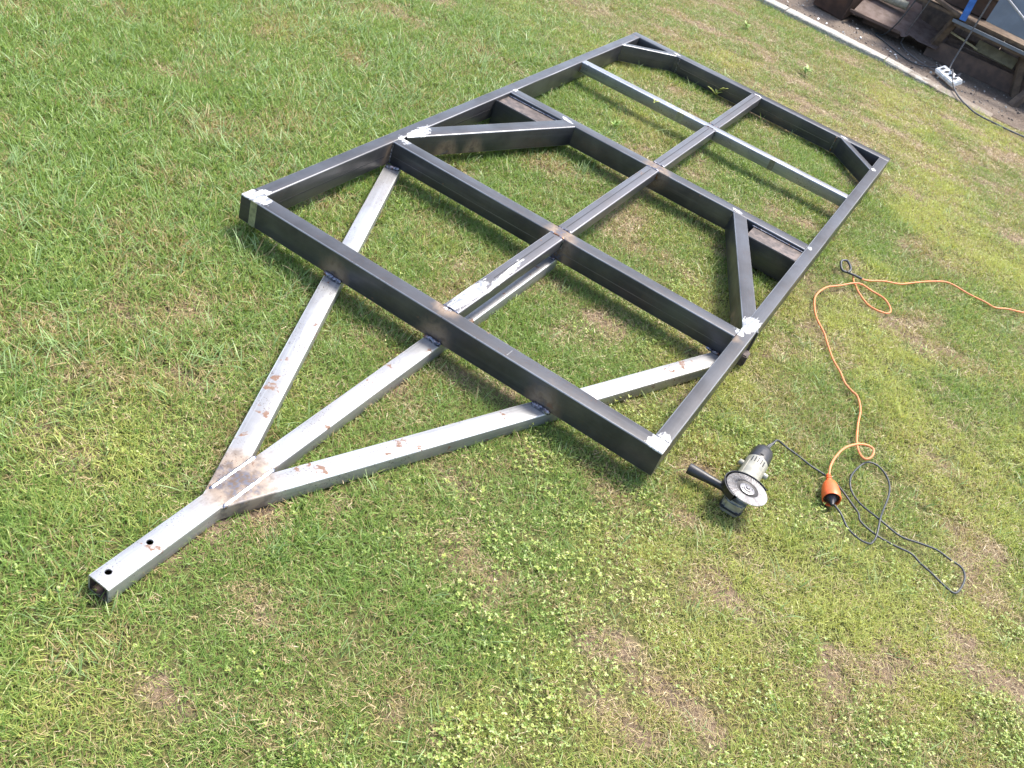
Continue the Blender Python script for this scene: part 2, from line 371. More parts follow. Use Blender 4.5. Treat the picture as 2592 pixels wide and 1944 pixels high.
def ground_sheet(name, x0, x1, y0f, y1f, nx, ny, mat, dz, amp):
    X = np.linspace(x0, x1, nx); U = np.linspace(0, 1, ny); XX, UU = np.meshgrid(X, U)
    YY = y0f(XX)+(y1f(XX)-y0f(XX))*UU
    ZZ = gzv(YY)+dz+amp*(VA(XX, YY, 4)-0.5)
    V = np.stack([XX, YY, ZZ], -1).reshape(-1, 3); I = np.arange(nx*ny).reshape(ny, nx)
    F = np.stack([I[:-1, :-1], I[:-1, 1:], I[1:, 1:], I[1:, :-1]], -1).reshape(-1, 4)
    me = bpy.data.meshes.new(name); me.from_pydata(V.tolist(), [], F.tolist())
    at = me.attributes.new('bare', 'FLOAT', 'POINT'); at.data.foreach_set('value', bare(V[:, 0], V[:, 1]).astype(np.float32))
    return link(name, me, mat, kind='structure', smooth=180)
ground_sheet('lawn_ground', -6, 8, lambda x: -6+0*x, lambda x: kerb_near(x)+0.03, 420, 330, soil_mat(), -0.004, 0.012)
dirt = dirt_mat()
ground_sheet('dirt_ground', -6, 8, lambda x: kerb_near(x)+0.03, lambda x: 14+0*x, 300, 200, dirt, 0.0, 0.016)
me = bpy.data.meshes.new('far_ground'); S_ = 200
me.from_pydata([(-S_, -S_, -0.03), (S_, -S_, -0.03), (S_, S_, -0.03), (-S_, S_, -0.03)], [], [(0, 1, 2, 3)])
link('far_ground', me, dirt, kind='structure')

# kerb: two lengths of concrete edging set end to end, sinking into the dirt at the right
kerb = bpy.data.objects.new('concrete_kerb', None); C.objects.link(kerb); kerb['kind'] = 'structure'
def kerb_stone(xa, xb, z1a, z1b, name='kerb_stone'):
    n = max(4, int((xb-xa)/0.03)); verts = []; faces = []
    for i in range(n+1):
        t = i/n; x = xa+(xb-xa)*t; z1 = z1a+(z1b-z1a)*t; yn = kerb_near(x); wob = random.uniform(-0.004, 0.004)
        e_ = 0.006
        for (dy, z) in ((-.02, -0.05), (-.02, z1-e_), (e_-.02, z1), (0.098-e_, z1), (0.100, z1-e_), (0.100, -0.05)):
            verts.append((x, yn+dy+wob+random.uniform(-.002, .002), 0.035+z+random.uniform(-.0015, .0015)))
    for i in range(n):
        for j in range(5):
            a_ = i*6+j; faces.append((a_, a_+6, a_+7, a_+1))
    faces += [tuple(range(6)), tuple(n*6+j for j in range(5, -1, -1))]
    me = bpy.data.meshes.new(name); me.from_pydata(verts, [], faces)
    link(name, me, M_CONC, kerb, smooth=30)
for xa, xb, za, zb in ((-3.0, -1.82, .03, .03), (-1.812, -0.80, .03, .03), (-0.79, 0.275, .03, .03), (0.283, 1.05, .030, .026), (1.056, 1.84, .026, .000)): kerb_stone(xa, xb, za, zb)

# ------------------------------------------------------------------ trailer frame
T = 0.138; H = 0.09
fr = empty('trailer_frame', (0.75, 0, 0), 'welded dark steel box-section trailer frame with bright drawbar lying on the lawn', 'trailer frame')
class _F: pass
def bar(name, p0, p1, w_, h_, z, mat, joints=(), **kw):
    o = tube_bar(name, p0, p1, w_, h_, z, mat, fr, joints, **kw)
    o.location = Vector(o.location)-Vector((0.75, 0, 0)); return o
WS, WB, WC = 0.048, 0.057, 0.055; XC = 0.7566
Y2, Y3, Y4, LL = 0.728, 1.580, 2.272, 3.027
J_front = [(0.38, -0.0, .95, -.085), (0.757, 0.0, 1.0, -.085), (1.138, 0.0, 1.0, -.085), (XC-.01, WB, .75, 0)]
J_c2 = [(0.05, Y2, .8), (XC+.01, Y2, 1.1, -.03), (XC+.02, Y2, 1.0, -.09), (XC, Y2+WB, .8, 0), (1.45, Y2, 0.7)]
J_c3 = [(0.38, Y3, .7), (XC+.02, Y3, 1.0, -.02), (XC, Y3+WB, .8, 0), (1.13, Y3, .6), (0.05, Y3, .5), (1.45, Y3, .5)]
J_c4 = [(0.05, Y4, .5), (XC, Y4, .6), (1.45, Y4, .6)]
J_rb = [(0.29, 2.975, .7), (XC, 2.97, .8), (1.22, 2.97, .8)]
J_l = [(0.05, Y2-.01, .8, -.06), (0.04, 0.86, .3), (0.05, 1.454, .4), (0.05, Y4+.02, .5), (0.05, 2.78, .5)]
J_r = [(1.455, Y2-.01, .6, -.03), (1.46, 0.86, .3), (1.45, 1.454, .5), (1.455, Y4+.02, .5), (1.46, 2.78, .4)]
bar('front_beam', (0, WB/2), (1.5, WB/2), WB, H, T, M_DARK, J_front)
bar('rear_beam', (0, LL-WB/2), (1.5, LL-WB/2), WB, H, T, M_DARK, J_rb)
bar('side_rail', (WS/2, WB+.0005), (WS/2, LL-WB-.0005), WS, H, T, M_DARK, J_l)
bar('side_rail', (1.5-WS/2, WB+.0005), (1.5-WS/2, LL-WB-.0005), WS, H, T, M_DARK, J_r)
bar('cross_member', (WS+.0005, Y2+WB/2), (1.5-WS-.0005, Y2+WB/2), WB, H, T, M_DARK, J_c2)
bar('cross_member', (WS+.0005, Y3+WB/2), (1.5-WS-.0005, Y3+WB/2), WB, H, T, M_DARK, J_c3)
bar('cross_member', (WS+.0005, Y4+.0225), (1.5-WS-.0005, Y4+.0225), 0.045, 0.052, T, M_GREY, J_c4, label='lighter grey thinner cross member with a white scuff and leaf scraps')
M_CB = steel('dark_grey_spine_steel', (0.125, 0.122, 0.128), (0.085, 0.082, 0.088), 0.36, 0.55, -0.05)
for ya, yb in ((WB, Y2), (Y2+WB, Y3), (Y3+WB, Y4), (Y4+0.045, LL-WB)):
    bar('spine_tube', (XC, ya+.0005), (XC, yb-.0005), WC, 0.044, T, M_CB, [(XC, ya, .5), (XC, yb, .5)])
def brace(name, a_, b_, w_, h_, mat, jr=.7, zt=T-0.0012, hs=.05, extra=()):
    bar(name, a_, b_, w_, h_, zt, mat, [(*a_, jr), (*b_, jr)]+list(extra))
def mid(p, q): return ((p[0]+q[0])/2, (p[1]+q[1])/2)
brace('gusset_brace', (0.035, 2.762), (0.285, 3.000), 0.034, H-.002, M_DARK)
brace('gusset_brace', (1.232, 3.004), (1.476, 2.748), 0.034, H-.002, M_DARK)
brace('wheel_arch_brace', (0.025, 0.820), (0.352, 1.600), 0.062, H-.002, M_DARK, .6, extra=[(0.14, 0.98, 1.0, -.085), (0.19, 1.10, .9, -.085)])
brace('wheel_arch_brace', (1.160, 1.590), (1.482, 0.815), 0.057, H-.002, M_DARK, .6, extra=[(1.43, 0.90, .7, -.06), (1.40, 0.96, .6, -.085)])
# axle channels between cross member and side braces
M_WEB = simple('scaled_brown_steel', (0.115, 0.090, 0.080), 0.6, 0.3, 0.45, 45, 0.0008, (0.055, 0.045, 0.042))
def axle_channel(xa, xb, ya=1.452):
    bm = box_bm(xb-xa, 1.579-ya-.008, 0.006, ((xa+xb)/2, (1.579+ya+.008)/2, T-.020), 0.001)
    o = link('channel_web', bm_mesh('channel_web', bm), M_WEB, fr, (-.75, 0, 0))
    bm = box_bm(xb-xa, 0.008, 0.108, ((xa+xb)/2, ya+.004, T-.005-.054), 0.0025)
    link('channel_flange', bm_mesh('channel_flange', bm), M_DARK, fr, (-.75, 0, 0), smooth=40)
axle_channel(WS+.001, 0.285); axle_channel(1.235, 1.5-WS-.001)
# small bracket stub outside the right rail
link('hanger_stub', bm_mesh('hanger_stub', box_bm(0.026, 0.045, 0.045, (1.5-.75+.004, 0.80, 0.040), 0.004)), M_WEB, fr, smooth=40)
# drawbar: bright tubes under the frame
ZD = T-H-.0008; HD = ZD-0.001
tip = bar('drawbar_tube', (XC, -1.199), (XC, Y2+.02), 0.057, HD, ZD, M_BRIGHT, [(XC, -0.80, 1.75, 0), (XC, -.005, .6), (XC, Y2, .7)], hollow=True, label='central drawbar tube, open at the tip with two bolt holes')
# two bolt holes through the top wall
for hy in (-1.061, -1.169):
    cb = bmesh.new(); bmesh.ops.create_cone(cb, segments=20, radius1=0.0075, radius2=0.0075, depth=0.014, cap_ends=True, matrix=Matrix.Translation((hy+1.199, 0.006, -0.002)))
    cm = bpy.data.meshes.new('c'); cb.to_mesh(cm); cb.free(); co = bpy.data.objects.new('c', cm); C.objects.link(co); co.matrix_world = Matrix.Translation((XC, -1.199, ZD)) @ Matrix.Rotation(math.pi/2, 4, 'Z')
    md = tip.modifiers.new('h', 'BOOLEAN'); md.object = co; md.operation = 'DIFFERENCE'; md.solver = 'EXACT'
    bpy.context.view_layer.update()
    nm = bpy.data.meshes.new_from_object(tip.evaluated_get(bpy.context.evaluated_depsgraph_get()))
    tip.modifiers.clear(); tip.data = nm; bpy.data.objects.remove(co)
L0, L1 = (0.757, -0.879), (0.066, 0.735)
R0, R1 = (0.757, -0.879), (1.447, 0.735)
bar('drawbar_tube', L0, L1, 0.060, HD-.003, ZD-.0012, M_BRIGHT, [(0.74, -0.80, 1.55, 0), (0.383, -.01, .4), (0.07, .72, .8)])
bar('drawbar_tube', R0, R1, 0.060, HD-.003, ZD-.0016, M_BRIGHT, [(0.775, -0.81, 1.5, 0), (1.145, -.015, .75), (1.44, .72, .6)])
# weld beads
def weld(p, q, r=0.0055, mat=None, name='weld_bead'):
    p, q = Vector(p), Vector(q); L = (q-p).length; n = max(5, int(L/0.005)); pts = []; rads = []
    for i in range(n+1):
        t = i/n; j = Vector((random.uniform(-1, 1), random.uniform(-1, 1), random.uniform(-1, 1)))*(0.0012 if mat is None else 0.0005)
        pts.append(p.lerp(q, t)+j-Vector((0.75, 0, 0))); rads.append(r*((0.80+0.32*random.random()) if mat is None or mat is M_WELD else (0.94+0.1*random.random()))*(0.6 if i in (0, n) else 1))
    o, _ = sweep(name, pts, r, mat or M_WELD, fr, seg=7, sub=1, rads=rads)
zt = T-.001
# junction of the drawbar
weld((0.7285, -0.868, ZD-.006), (0.7285, -0.714, ZD-.0055), 0.0075, M_WELDB); weld((0.785, -0.884, ZD-.006), (0.785, -0.714, ZD-.0055), 0.0075, M_WELDB)
# drawbar under the front beam and cross member
for x0, x1 in ((0.350, 0.413), (0.728, 0.787), (1.108, 1.170)): weld((x0, -0.005, ZD+.004), (x1, -0.005, ZD+.004), 0.0085)
weld((0.735, Y2-.004, ZD+.003), (0.782, Y2-.004, ZD+.003), 0.006); weld((0.055, 0.70, ZD+.002), (0.10, 0.722, ZD+.004), 0.0075)
weld((1.385, Y2-.004, ZD+.003), (1.44, Y2-.004, ZD+.003), 0.005)
# spine to cross members
for yy in (WB, Y2, Y2+WB, Y3, Y3+WB, Y4, Y4+.045, LL-WB):
    weld((XC-WC/2, yy, zt), (XC+WC/2, yy, zt), 0.0038 if yy > 2 else 0.0048)
    if yy in (Y2, Y3, Y4): weld((XC+WC/2+.001, yy-.001, zt-.002), (XC+WC/2+.001, yy-.001, zt-.04), 0.0045)
# vertical beads in the inner corners
for (x, y, hgt) in ((WS, Y2, .085), (WS, Y4, .05), (1.5-WS, Y2, .085), (WS+.008, 2.765, .085), (0.30, LL-WB, .085), (1.22, LL-WB, .085), (0.365, Y3, .085), (1.137, Y3, .085), (1.5-WS, Y4, .05)):
    weld((x+.001*(1 if x < .7 else -1), y-.001, zt-.004), (x, y-.001, zt-hgt), 0.0035)
weld((WS+.002, 1.571, T-.014), (0.295, 1.577, T-.014), 0.003, M_WELDB); weld((1.225, 1.577, T-.014), (1.45, 1.577, T-.014), 0.003, M_WELDB)
M_DULL = simple('dull_ground_strip', (0.17, 0.16, 0.11), 0.5, 0.4, 0.3, 60, 0.0003)
M_DULL2 = simple('olive_ground_strip', (0.27, 0.27, 0.17), 0.5, 0.4, 0.3, 60, 0.0003)  # ground bare spots, with their yellow-green reflection put into the colour
for x_, y_, w_, h_, mm in ((0.052, 0.0, 0.026, 0.086, M_DULL2), (0.60, Y4, 0.036, 0.046, M_DULL2), (1.085, Y4, 0.026, 0.046, M_DULL)):
    link('ground_strip', bm_mesh('ground_strip', box_bm(w_, 0.0012, h_, (x_-.75, y_-.0003, T-.002-h_/2), 0)), mm, fr)
link('chalk_mark', bm_mesh('chalk_mark', box_bm(0.0014, 0.032, 0.0006, (0.985-.75, 0.024, T+.0002), 0)), simple('chalk', (0.3, 0.3, 0.3), .9), fr)
# rolled seam lines: a narrow dark groove strip along the spine and on the beam faces
M_SEAM = simple('dark_rolled_seam', (0.03, 0.03, 0.034), 0.5, 0.4, 0.2, 50, 0.0002)
for ya, yb in ((WB+.25, Y2-.02), (Y2+WB+.02, Y3-.02), (Y3+WB+.02, Y4-.02), (Y4+0.06, LL-WB-.02)):
    link('seam_line', bm_mesh('seam_line', box_bm(0.0035, yb-ya, 0.0008, (XC-.75-.002, (ya+yb)/2, T+.0001), 0)), M_SEAM, fr)
for yf, x0, x1, z_ in ((Y2, .06, .72, T-.055), (Y2, .80, 1.43, T-.055), (LL-WB, .32, .72, T-.05), (LL-WB, .80, 1.20, T-.05)):
    link('seam_line', bm_mesh('seam_line', box_bm(x1-x0, 0.0012, 0.003, ((x0+x1)/2-.75, yf, z_), 0)), M_CB, fr)
link('seam_line', bm_mesh('seam_line', box_bm(0.0012, Y2-WB-.08, 0.003, (WS-.75, (Y2+WB)/2, T-.05), 0)), M_SEAM, fr)
link('seam_line', bm_mesh('seam_line', box_bm(0.0012, 1.44-.9, 0.003, (WS-.75, 1.17, T-.045), 0)), M_SEAM, fr)

# leaf scraps lying on the thin cross member
def leaf_mat(name, c1, c2):
    n = NT(name); o = n.obj(); f = n.noise(o, 40, 3); b = n.bsdf(n.mix(f, c1, c2), 0.5); return n.m
M_LEAF = leaf_mat('young_green_leaf', (0.16, 0.26, 0.04), (0.30, 0.40, 0.10)); M_LEAFY = leaf_mat('yellow_green_leaf', (0.36, 0.40, 0.06), (0.50, 0.50, 0.14))
def leaf_mesh(L, W, curl, n=5):
    v = []; f = []
    for i in range(n+1):
        t = i/n; ww = W*math.sin(math.pi*min(1, t*0.92+0.04))**0.8; z = curl*math.sin(t*math.pi*0.6)*L
        x = L*t
        v += [(x, -ww/2, z-.002), (x, 0, z-.004*0), (x, ww/2, z-.002)]
    for i in range(n):
        a_ = i*3; f += [(a_, a_+3, a_+4, a_+1), (a_+1, a_+4, a_+5, a_+2)]
    # thin but solid
    k = len(v); v += [(x, y, z-.0006) for x, y, z in v]; f += [tuple(k+q for q in reversed(t_)) for t_ in f]
    me = bpy.data.meshes.new('leaf'); me.from_pydata(v, [], f); return me
def weed(loc, n, L, W, mat, label, flat=0.6, name='weed_plant', lift=0.02):
    r = empty(name, loc, label, 'weed' if name == 'weed_plant' else 'leaf'); me = leaf_mesh(L, W, 0.25); me.materials.append(mat)
    for i in range(n):
        o = bpy.data.objects.new('leaf', me); C.objects.link(o); o.parent = r
        a_ = i*2.4+random.uniform(-.3, .3); s = random.uniform(.6, 1.1)
        o.rotation_euler = Euler((random.uniform(-.3, .3), -random.uniform(.1, flat), a_), 'XYZ'); o.scale = (s, s, s); o.location = (0, 0, lift*random.random())
    return r
weed((0.56, 2.955, gz(3)+.015), 7, 0.055, 0.022, M_LEAFY, 'pale green leafy weed in the grass in front of the rear beam', lift=.03)
weed((0.77, 4.03, gz(4)+.004), 8, 0.045, 0.020, M_LEAF, 'leafy green weed clump on bare soil midway between frame and kerb', lift=.03)
weed((0.24, 4.36, gz(4)+.004), 8, 0.045, 0.020, M_LEAF, 'bushy green weed in the grass nearest the left part of the kerb', lift=.03)
weed((0.40, 2.01, gz(2)+.01), 6, 0.04, 0.016, M_LEAF, 'small green weed in the grass inside the third bay near its left brace', lift=.02)
weed((0.462, 2.262, T-.012), 3, 0.030, 0.010, M_LEAFY, 'yellow-green torn leaf scrap stuck on the thin grey cross member', flat=.2, name='leaf_scrap', lift=.01)

# ------------------------------------------------------------------ angle grinder, lying disc up
gx, gy = 1.736, 0.129
gr = empty('angle_grinder', (gx, gy, 0), 'angle grinder lying disc up on the grass beside the front right frame corner', 'angle grinder')
tilt = Matrix.Rotation(math.radians(-5), 4, 'X') @ Matrix.Rotation(math.radians(3), 4, 'Y')
Tm = lambda x, y, z: Matrix.Translation((x, y, z))
def flap_mat():
    n = NT('worn_flap_abrasive'); o = n.obj(); f = n.noise(o, 300, 3)
    oi = n.n('ShaderNodeNewGeometry').outputs['Random Per Island']
    c = n.mix(n.rng(f, 0.3, 0.7), (0.25, 0.235, 0.225), (0.43, 0.42, 0.41)); c = n.mix(n.rng(oi, .3, 1, 0, .4), c, (0.15, 0.12, 0.11))
    n.bsdf(c, 0.7, 0.1, n.bump(f, 0.0006)); return n.m
disc_m = Tm(0, 0, 0.084) @ tilt
bk = lathe('disc_backing', [(0.001, 0.0), (0.058, 0.0), (0.060, 0.001), (0.060, 0.0022), (0.031, 0.0024), (0.030, 0.0018), (0.018, -0.0005), (0.001, -0.0005)][::1], simple('grey_disc_backing', (0.035, 0.032, 0.031), 0.6, 0.1, 0.3, 90), gr, disc_m, seg=64)
NF = 64; bm = bmesh.new()
for i in range(NF):
    a0 = 2*math.pi*i/NF; prv = None
    vs = []
    for t in (0, .34, .67, 1):
        r = 0.0335+t*(0.0618-0.0335); sk = 0.12*t
        for da, dz in ((0, 0.0022), (2*math.pi/NF*1.55, 0.0050)):
            vs.append((r*math.cos(a0+da+sk), r*math.sin(a0+da+sk), dz-0.0018*t*t))
    V = [bm.verts.new(v) for v in vs]; V2 = [bm.verts.new((v[0], v[1], v[2]-.0009)) for v in vs]
    for k in range(3):
        bm.faces.new((V[2*k], V[2*k+2], V[2*k+3], V[2*k+1])); bm.faces.new((V2[2*k+1], V2[2*k+3], V2[2*k+2], V2[2*k]))
        bm.faces.new((V[2*k+1], V[2*k+3], V2[2*k+3], V2[2*k+1])); bm.faces.new((V2[2*k], V2[2*k+2], V[2*k+2], V[2*k]))
    bm.faces.new((V[6], V2[6], V2[7], V[7]))
fl = link('abrasive_flaps', bm_mesh('abrasive_flaps', bm), flap_mat(), gr, kind='stuff'); fl.matrix_local = disc_m
hubm = simple('steel_hub', (0.26, 0.25, 0.25), 0.4, 0.7, 0.2, 90)
lathe('hub_flange', [(0.001, 0.001), (0.0215, 0.001), (0.0225, 0.0018), (0.0222, 0.0034), (0.0205, 0.0040), (0.0105, 0.0040), (0.0100, 0.0062), (0.0065, 0.0066), (0.0062, 0.0030), (0.001, 0.0030)], hubm, gr, disc_m, seg=40)
for k in range(4):
    a_ = math.radians(35+90*k); lathe('pin_hole', [(0.0001, 0.0), (0.0022, 0.0), (0.0022, 0.0005), (0.0001, 0.0005)], M_BLACKPL, gr, disc_m @ Tm(0.0155*math.cos(a_), 0.0155*math.sin(a_), 0.0040), seg=12)
lathe('spindle', [(0.0001, 0.002), (0.0045, 0.002), (0.0045, 0.0085), (0.0038, 0.0092), (0.0001, 0.0092)], hubm, gr, disc_m, seg=16)
# guard: half a cup round the body side
bm = bmesh.new(); n_ = 44; prev = None
sec = [(0.020, -0.020), (0.0668, -0.020), (0.0688, -0.018), (0.0688, 0.0020), (0.0700, 0.0036), (0.0675, 0.0040), (0.0664, 0.0018), (0.0664, -0.0165), (0.020, -0.0165)]
for i in range(n_+1):
    a_ = math.radians(48+(252-48)*i/n_)
    ring = [bm.verts.new((r*math.cos(a_), r*math.sin(a_), z)) for r, z in sec]
    if prev:
        for k in range(len(sec)): bm.faces.new((prev[k], prev[(k+1) % len(sec)], ring[(k+1) % len(sec)], ring[k]))
    else: bm.faces.new(ring)
    prev = ring
bm.faces.new(prev[::-1])
gd = link('disc_guard', bm_mesh('disc_guard', bm), simple('black_guard_steel', (0.03, 0.03, 0.033), 0.38, 0.5, 0.3, 60), gr, smooth=40); gd.matrix_local = disc_m
# gear head
bm = poly_prism([(-.032, -.034), (-.024, -.044), (.020, -.044), (.030, -.034), (.033, .045), (.030, .066), (-.030, .066), (-.033, .045)], 0.006, 0.055, 0.006)
gh = link('gear_head', bm_mesh('gear_head', bm), M_ALU, gr, (-.010, 0, 0), smooth=50)
lathe('gear_collar', [(0.001, 0), (0.025, 0), (0.0245, 0.016), (0.001, 0.016)], M_ALU, gr, Tm(0, 0, 0.052) @ tilt, seg=28)
link('gear_head_plate', bm_mesh('gear_head_plate', poly_prism([(-.034, -.038), (-.026, -.048), (.022, -.048), (.032, -.038), (.034, .05), (-.034, .05)], 0.022, 0.027, 0.001)), M_BLACKPL, gr, (-.010, 0, 0), smooth=50)
for k in range(5):
    a_ = math.radians(58+16*k)
    o_v = link('vent_slot', bm_mesh('vent_slot', box_bm(0.0030, 0.024, 0.0012, (0, 0, 0), 0)), M_BLACKPL, gr); o_v.location = (-.014+.0342*math.cos(a_), 0.170, .037+.0328*math.sin(a_)); o_v.rotation_euler = (0, math.pi/2-a_, 0)
ax = Matrix.Rotation(math.radians(-90), 4, 'X')     # turned shapes along +Y
mb = Tm(-.014, 0.062, 0.037) @ ax
def oval(prof, name, mat, m, kx=1.0, seg=40, **kw): return lathe(name, prof, mat, gr, m @ Matrix.Diagonal((kx, 1, 1, 1)), seg=seg, **kw)
oval([(0.028, 0), (0.0325, 0.004), (0.0325, 0.060), (0.0322, 0.118), (0.0335, 0.122), (0.0335, 0.128), (0.030, 0.130)], 'motor_housing', M_BEIGE, mb, 1.04)
oval([(0.030, 0.126), (0.0318, 0.130), (0.0322, 0.150), (0.0312, 0.180), (0.028, 0.198), (0.020, 0.208), (0.008, 0.212), (0.001, 0.212)], 'rear_cap', M_BLACKPL, mb, 1.04)
for s in (-1, 1):
    m = Tm(-.014+s*0.028, 0.165, 0.034) @ Matrix.Rotation(math.radians(90*s), 4, 'Y')
    lathe('brush_cap', [(0.001, 0), (0.0095, 0), (0.0092, 0.016), (0.0080, 0.0185), (0.0030, 0.0190), (0.0028, 0.0175), (0.001, 0.0175)], M_BEIGE, gr, m, seg=24)
for s in (-1, 1):
    link('housing_rib', bm_mesh('housing_rib', box_bm(0.002, 0.10, 0.002, (-.014+s*0.0235, 0.118, 0.037+.0232), 0.0006)), M_BEIGE, gr)
m = Tm(-.045, 0.018, 0.036) @ Matrix.Rotation(math.radians(-90), 4, 'Y') @ Matrix.Rotation(math.radians(5), 4, 'X')
lathe('side_handle', [(0.001, 0), (0.0150, 0), (0.0160, 0.004), (0.0125, 0.010), (0.0118, 0.028), (0.0130, 0.060), (0.0155, 0.095), (0.0168, 0.118), (0.0160, 0.123), (0.001, 0.124)], M_BLACKPL, gr, m, seg=32)
M_SW = M_BLACKPL
link('switch', bm_mesh('switch', box_bm(0.012, 0.03, 0.006, (-.014, 0.215, 0.069), 0.002)), M_BLACKPL, gr, smooth=40)

# ------------------------------------------------------------------ cables
CAB = []
def zon(x, y, h): return gz(y)+h
BL = [(1.722, 0.338, .040), (1.722, 0.372, .044), (1.735, 0.45, .048), (1.742, 0.482, .040), (1.771, 0.505), (1.818, 0.5), (1.861, 0.484), (1.912, 0.486), (1.942, 0.472), (1.973, 0.452), (2.017, 0.422), (2.041, 0.398), (2.054, 0.375), (2.086, 0.36, .016), (2.131, 0.359, .014), (2.173, 0.36), (2.219, 0.367), (2.25, 0.348), (2.287, 0.33), (2.33, 0.313), (2.36, 0.315), (2.371, 0.346), (2.374, 0.392), (2.358, 0.43), (2.323, 0.435), (2.281, 0.439), (2.235, 0.428), (2.175, 0.414), (2.104, 0.419, .026), (2.039, 0.451), (2.001, 0.487), (1.98, 0.531), (1.983, 0.587), (2.003, 0.657), (2.029, 0.677), (2.061, 0.67), (2.090, 0.633), (2.103, 0.567), (2.104, 0.48), (2.102, 0.418, .034), (2.110, 0.344, .026), (2.107, 0.313), (2.098, 0.293), (2.072, 0.289), (2.031, 0.311), (1.996, 0.34, .028), (1.972, 0.356, .030)]
def cab(name, pts, r, mat, h=0.019, parent=None, **kw):
    P = []
    for i, p in enumerate(pts):
        hh = p[2] if len(p) > 2 else h+random.uniform(-.004, .004)
        P.append(Vector((p[0]+random.uniform(-.002, .002), p[1]+random.uniform(-.002, .002), gz(p[1])+hh)))
    o, out = sweep(name, [q-(parent.location if parent else Vector()) for q in P], r, mat, parent, seg=8, sub=6, **kw)
    CAB.extend([(q.x+(parent.location.x if parent else 0), q.y+(parent.location.y if parent else 0)) for q in out]); return o
cab('power_cord', BL[1:], 0.0031, M_CABLE, parent=gr)
sweep('cord_sleeve', [Vector((-.014, 0.262, .040)), Vector((-.012, 0.29, .044)), Vector((-.002, 0.318, .047))], 0.005, M_BLACKPL, gr, seg=10, sub=3, rads=[.0062, .0052, .0044])
# plug of the grinder cord, pushed into the orange socket (part of the grinder)
sx, sy = 1.919, 0.470; tx, ty = 1.957, 0.371
dirv = Vector((tx-sx, ty-sy, 0)).normalized()
pm = Matrix.Translation((1.949, 0.392, 0.030)) @ dirv.to_track_quat('Z', 'Y').to_matrix().to_4x4()
gl = Matrix.Translation(gr.location).inverted()
lathe('cord_plug', [(0.001, -0.02), (0.0185, -0.02), (0.0185, 0.015), (0.0165, 0.019), (0.0135, 0.024), (0.0085, 0.032), (0.0050, 0.044), (0.001, 0.046)], M_BLACKPL, gr, gl @ pm, seg=24)
# orange extension lead (grinder side)
OR1 = [(1.9185, 0.474, .034), (1.912, 0.513, .040), (1.915, 0.57, .046), (1.927, 0.625, .050), (1.953, 0.674, .050), (1.98, 0.703, .048), (2.003, 0.706, .044), (2.011, 0.678, .036), (1.995, 0.656, .028), (1.974, 0.682), (1.952, 0.738), (1.931, 0.835), (1.917, 0.913), (1.893, 0.984), (1.867, 1.005), (1.835, 1.028), (1.8, 1.066), (1.761, 1.128), (1.72, 1.193), (1.682, 1.264), (1.631, 1.343), (1.59, 1.441), (1.582, 1.509), (1.597, 1.59), (1.635, 1.659), (1.693, 1.738, .03), (1.757, 1.757), (1.809, 1.742), (1.848, 1.7), (1.85, 1.66), (1.816, 1.632), (1.766, 1.642), (1.715, 1.691), (1.690, 1.735, .018), (1.672, 1.775, .012), (1.660, 1.800, .016)]
ext = empty('extension_lead', (sx, sy, 0), 'orange extension lead with moulded socket winding over the grass right of the frame', 'extension lead')
cab('cable', OR1, 0.0037, M_ORANGE, parent=ext)
sm = Matrix.Translation((sx, sy, 0.031)) @ dirv.to_track_quat('Z', 'Y').to_matrix().to_4x4()
se = lathe('socket_body', [(0.0045, -0.004), (0.0075, -0.002), (0.0078, 0.004), (0.006, 0.005), (0.006, 0.008), (0.0082, 0.009), (0.0085, 0.014), (0.0064, 0.015), (0.0064, 0.018), (0.0088, 0.019), (0.0096, 0.030), (0.0175, 0.036), (0.0215, 0.044), (0.0255, 0.062), (0.0275, 0.086), (0.0275, 0.104), (0.0268, 0.106), (0.0242, 0.105), (0.0236, 0.094), (0.0232, 0.080)], M_ORANGE2, ext, Matrix.Translation(ext.location).inverted() @ sm, seg=36, cap=False)
lathe('socket_face', [(0.001, 0.082), (0.0236, 0.082), (0.0240, 0.096), (0.0200, 0.0975), (0.001, 0.0975)], M_BLACKPL, ext, Matrix.Translation(ext.location).inverted() @ sm, seg=30)
OR2 = [(1.692, 1.815), (1.727, 1.836), (1.776, 1.885), (1.833, 1.934), (1.871, 1.999), (1.917, 2.074), (1.983, 2.156), (2.029, 2.174), (2.102, 2.178), (2.174, 2.181), (2.221, 2.192, .012), (2.277, 2.228, .018), (2.337, 2.269), (2.407, 2.319), (2.518, 2.429), (2.75, 2.5), (3.1, 2.4)]
cab('cable', OR2, 0.0037, M_ORANGE, parent=ext)
cab('taped_loop', [(1.694, 1.816), (1.663, 1.797, .026), (1.637, 1.788, .026), (1.612, 1.779, .028), (1.594, 1.797, .034), (1.589, 1.827, .040), (1.603, 1.846, .042), (1.622, 1.830, .040), (1.636, 1.803, .036), (1.633, 1.780, .030)], 0.0052, M_CABLE, parent=ext)

# ------------------------------------------------------------------ yard clutter beyond the kerb
G = 0.035
def part(name, bm, mat, parent, loc=(0, 0, 0), rot=None, smooth=40, **kw): return link(name, bm_mesh(name, bm), mat, parent, loc, rot, smooth=smooth, **kw)
def rot_xyz(x, y, z): return Euler((math.radians(x), math.radians(y), math.radians(z)))
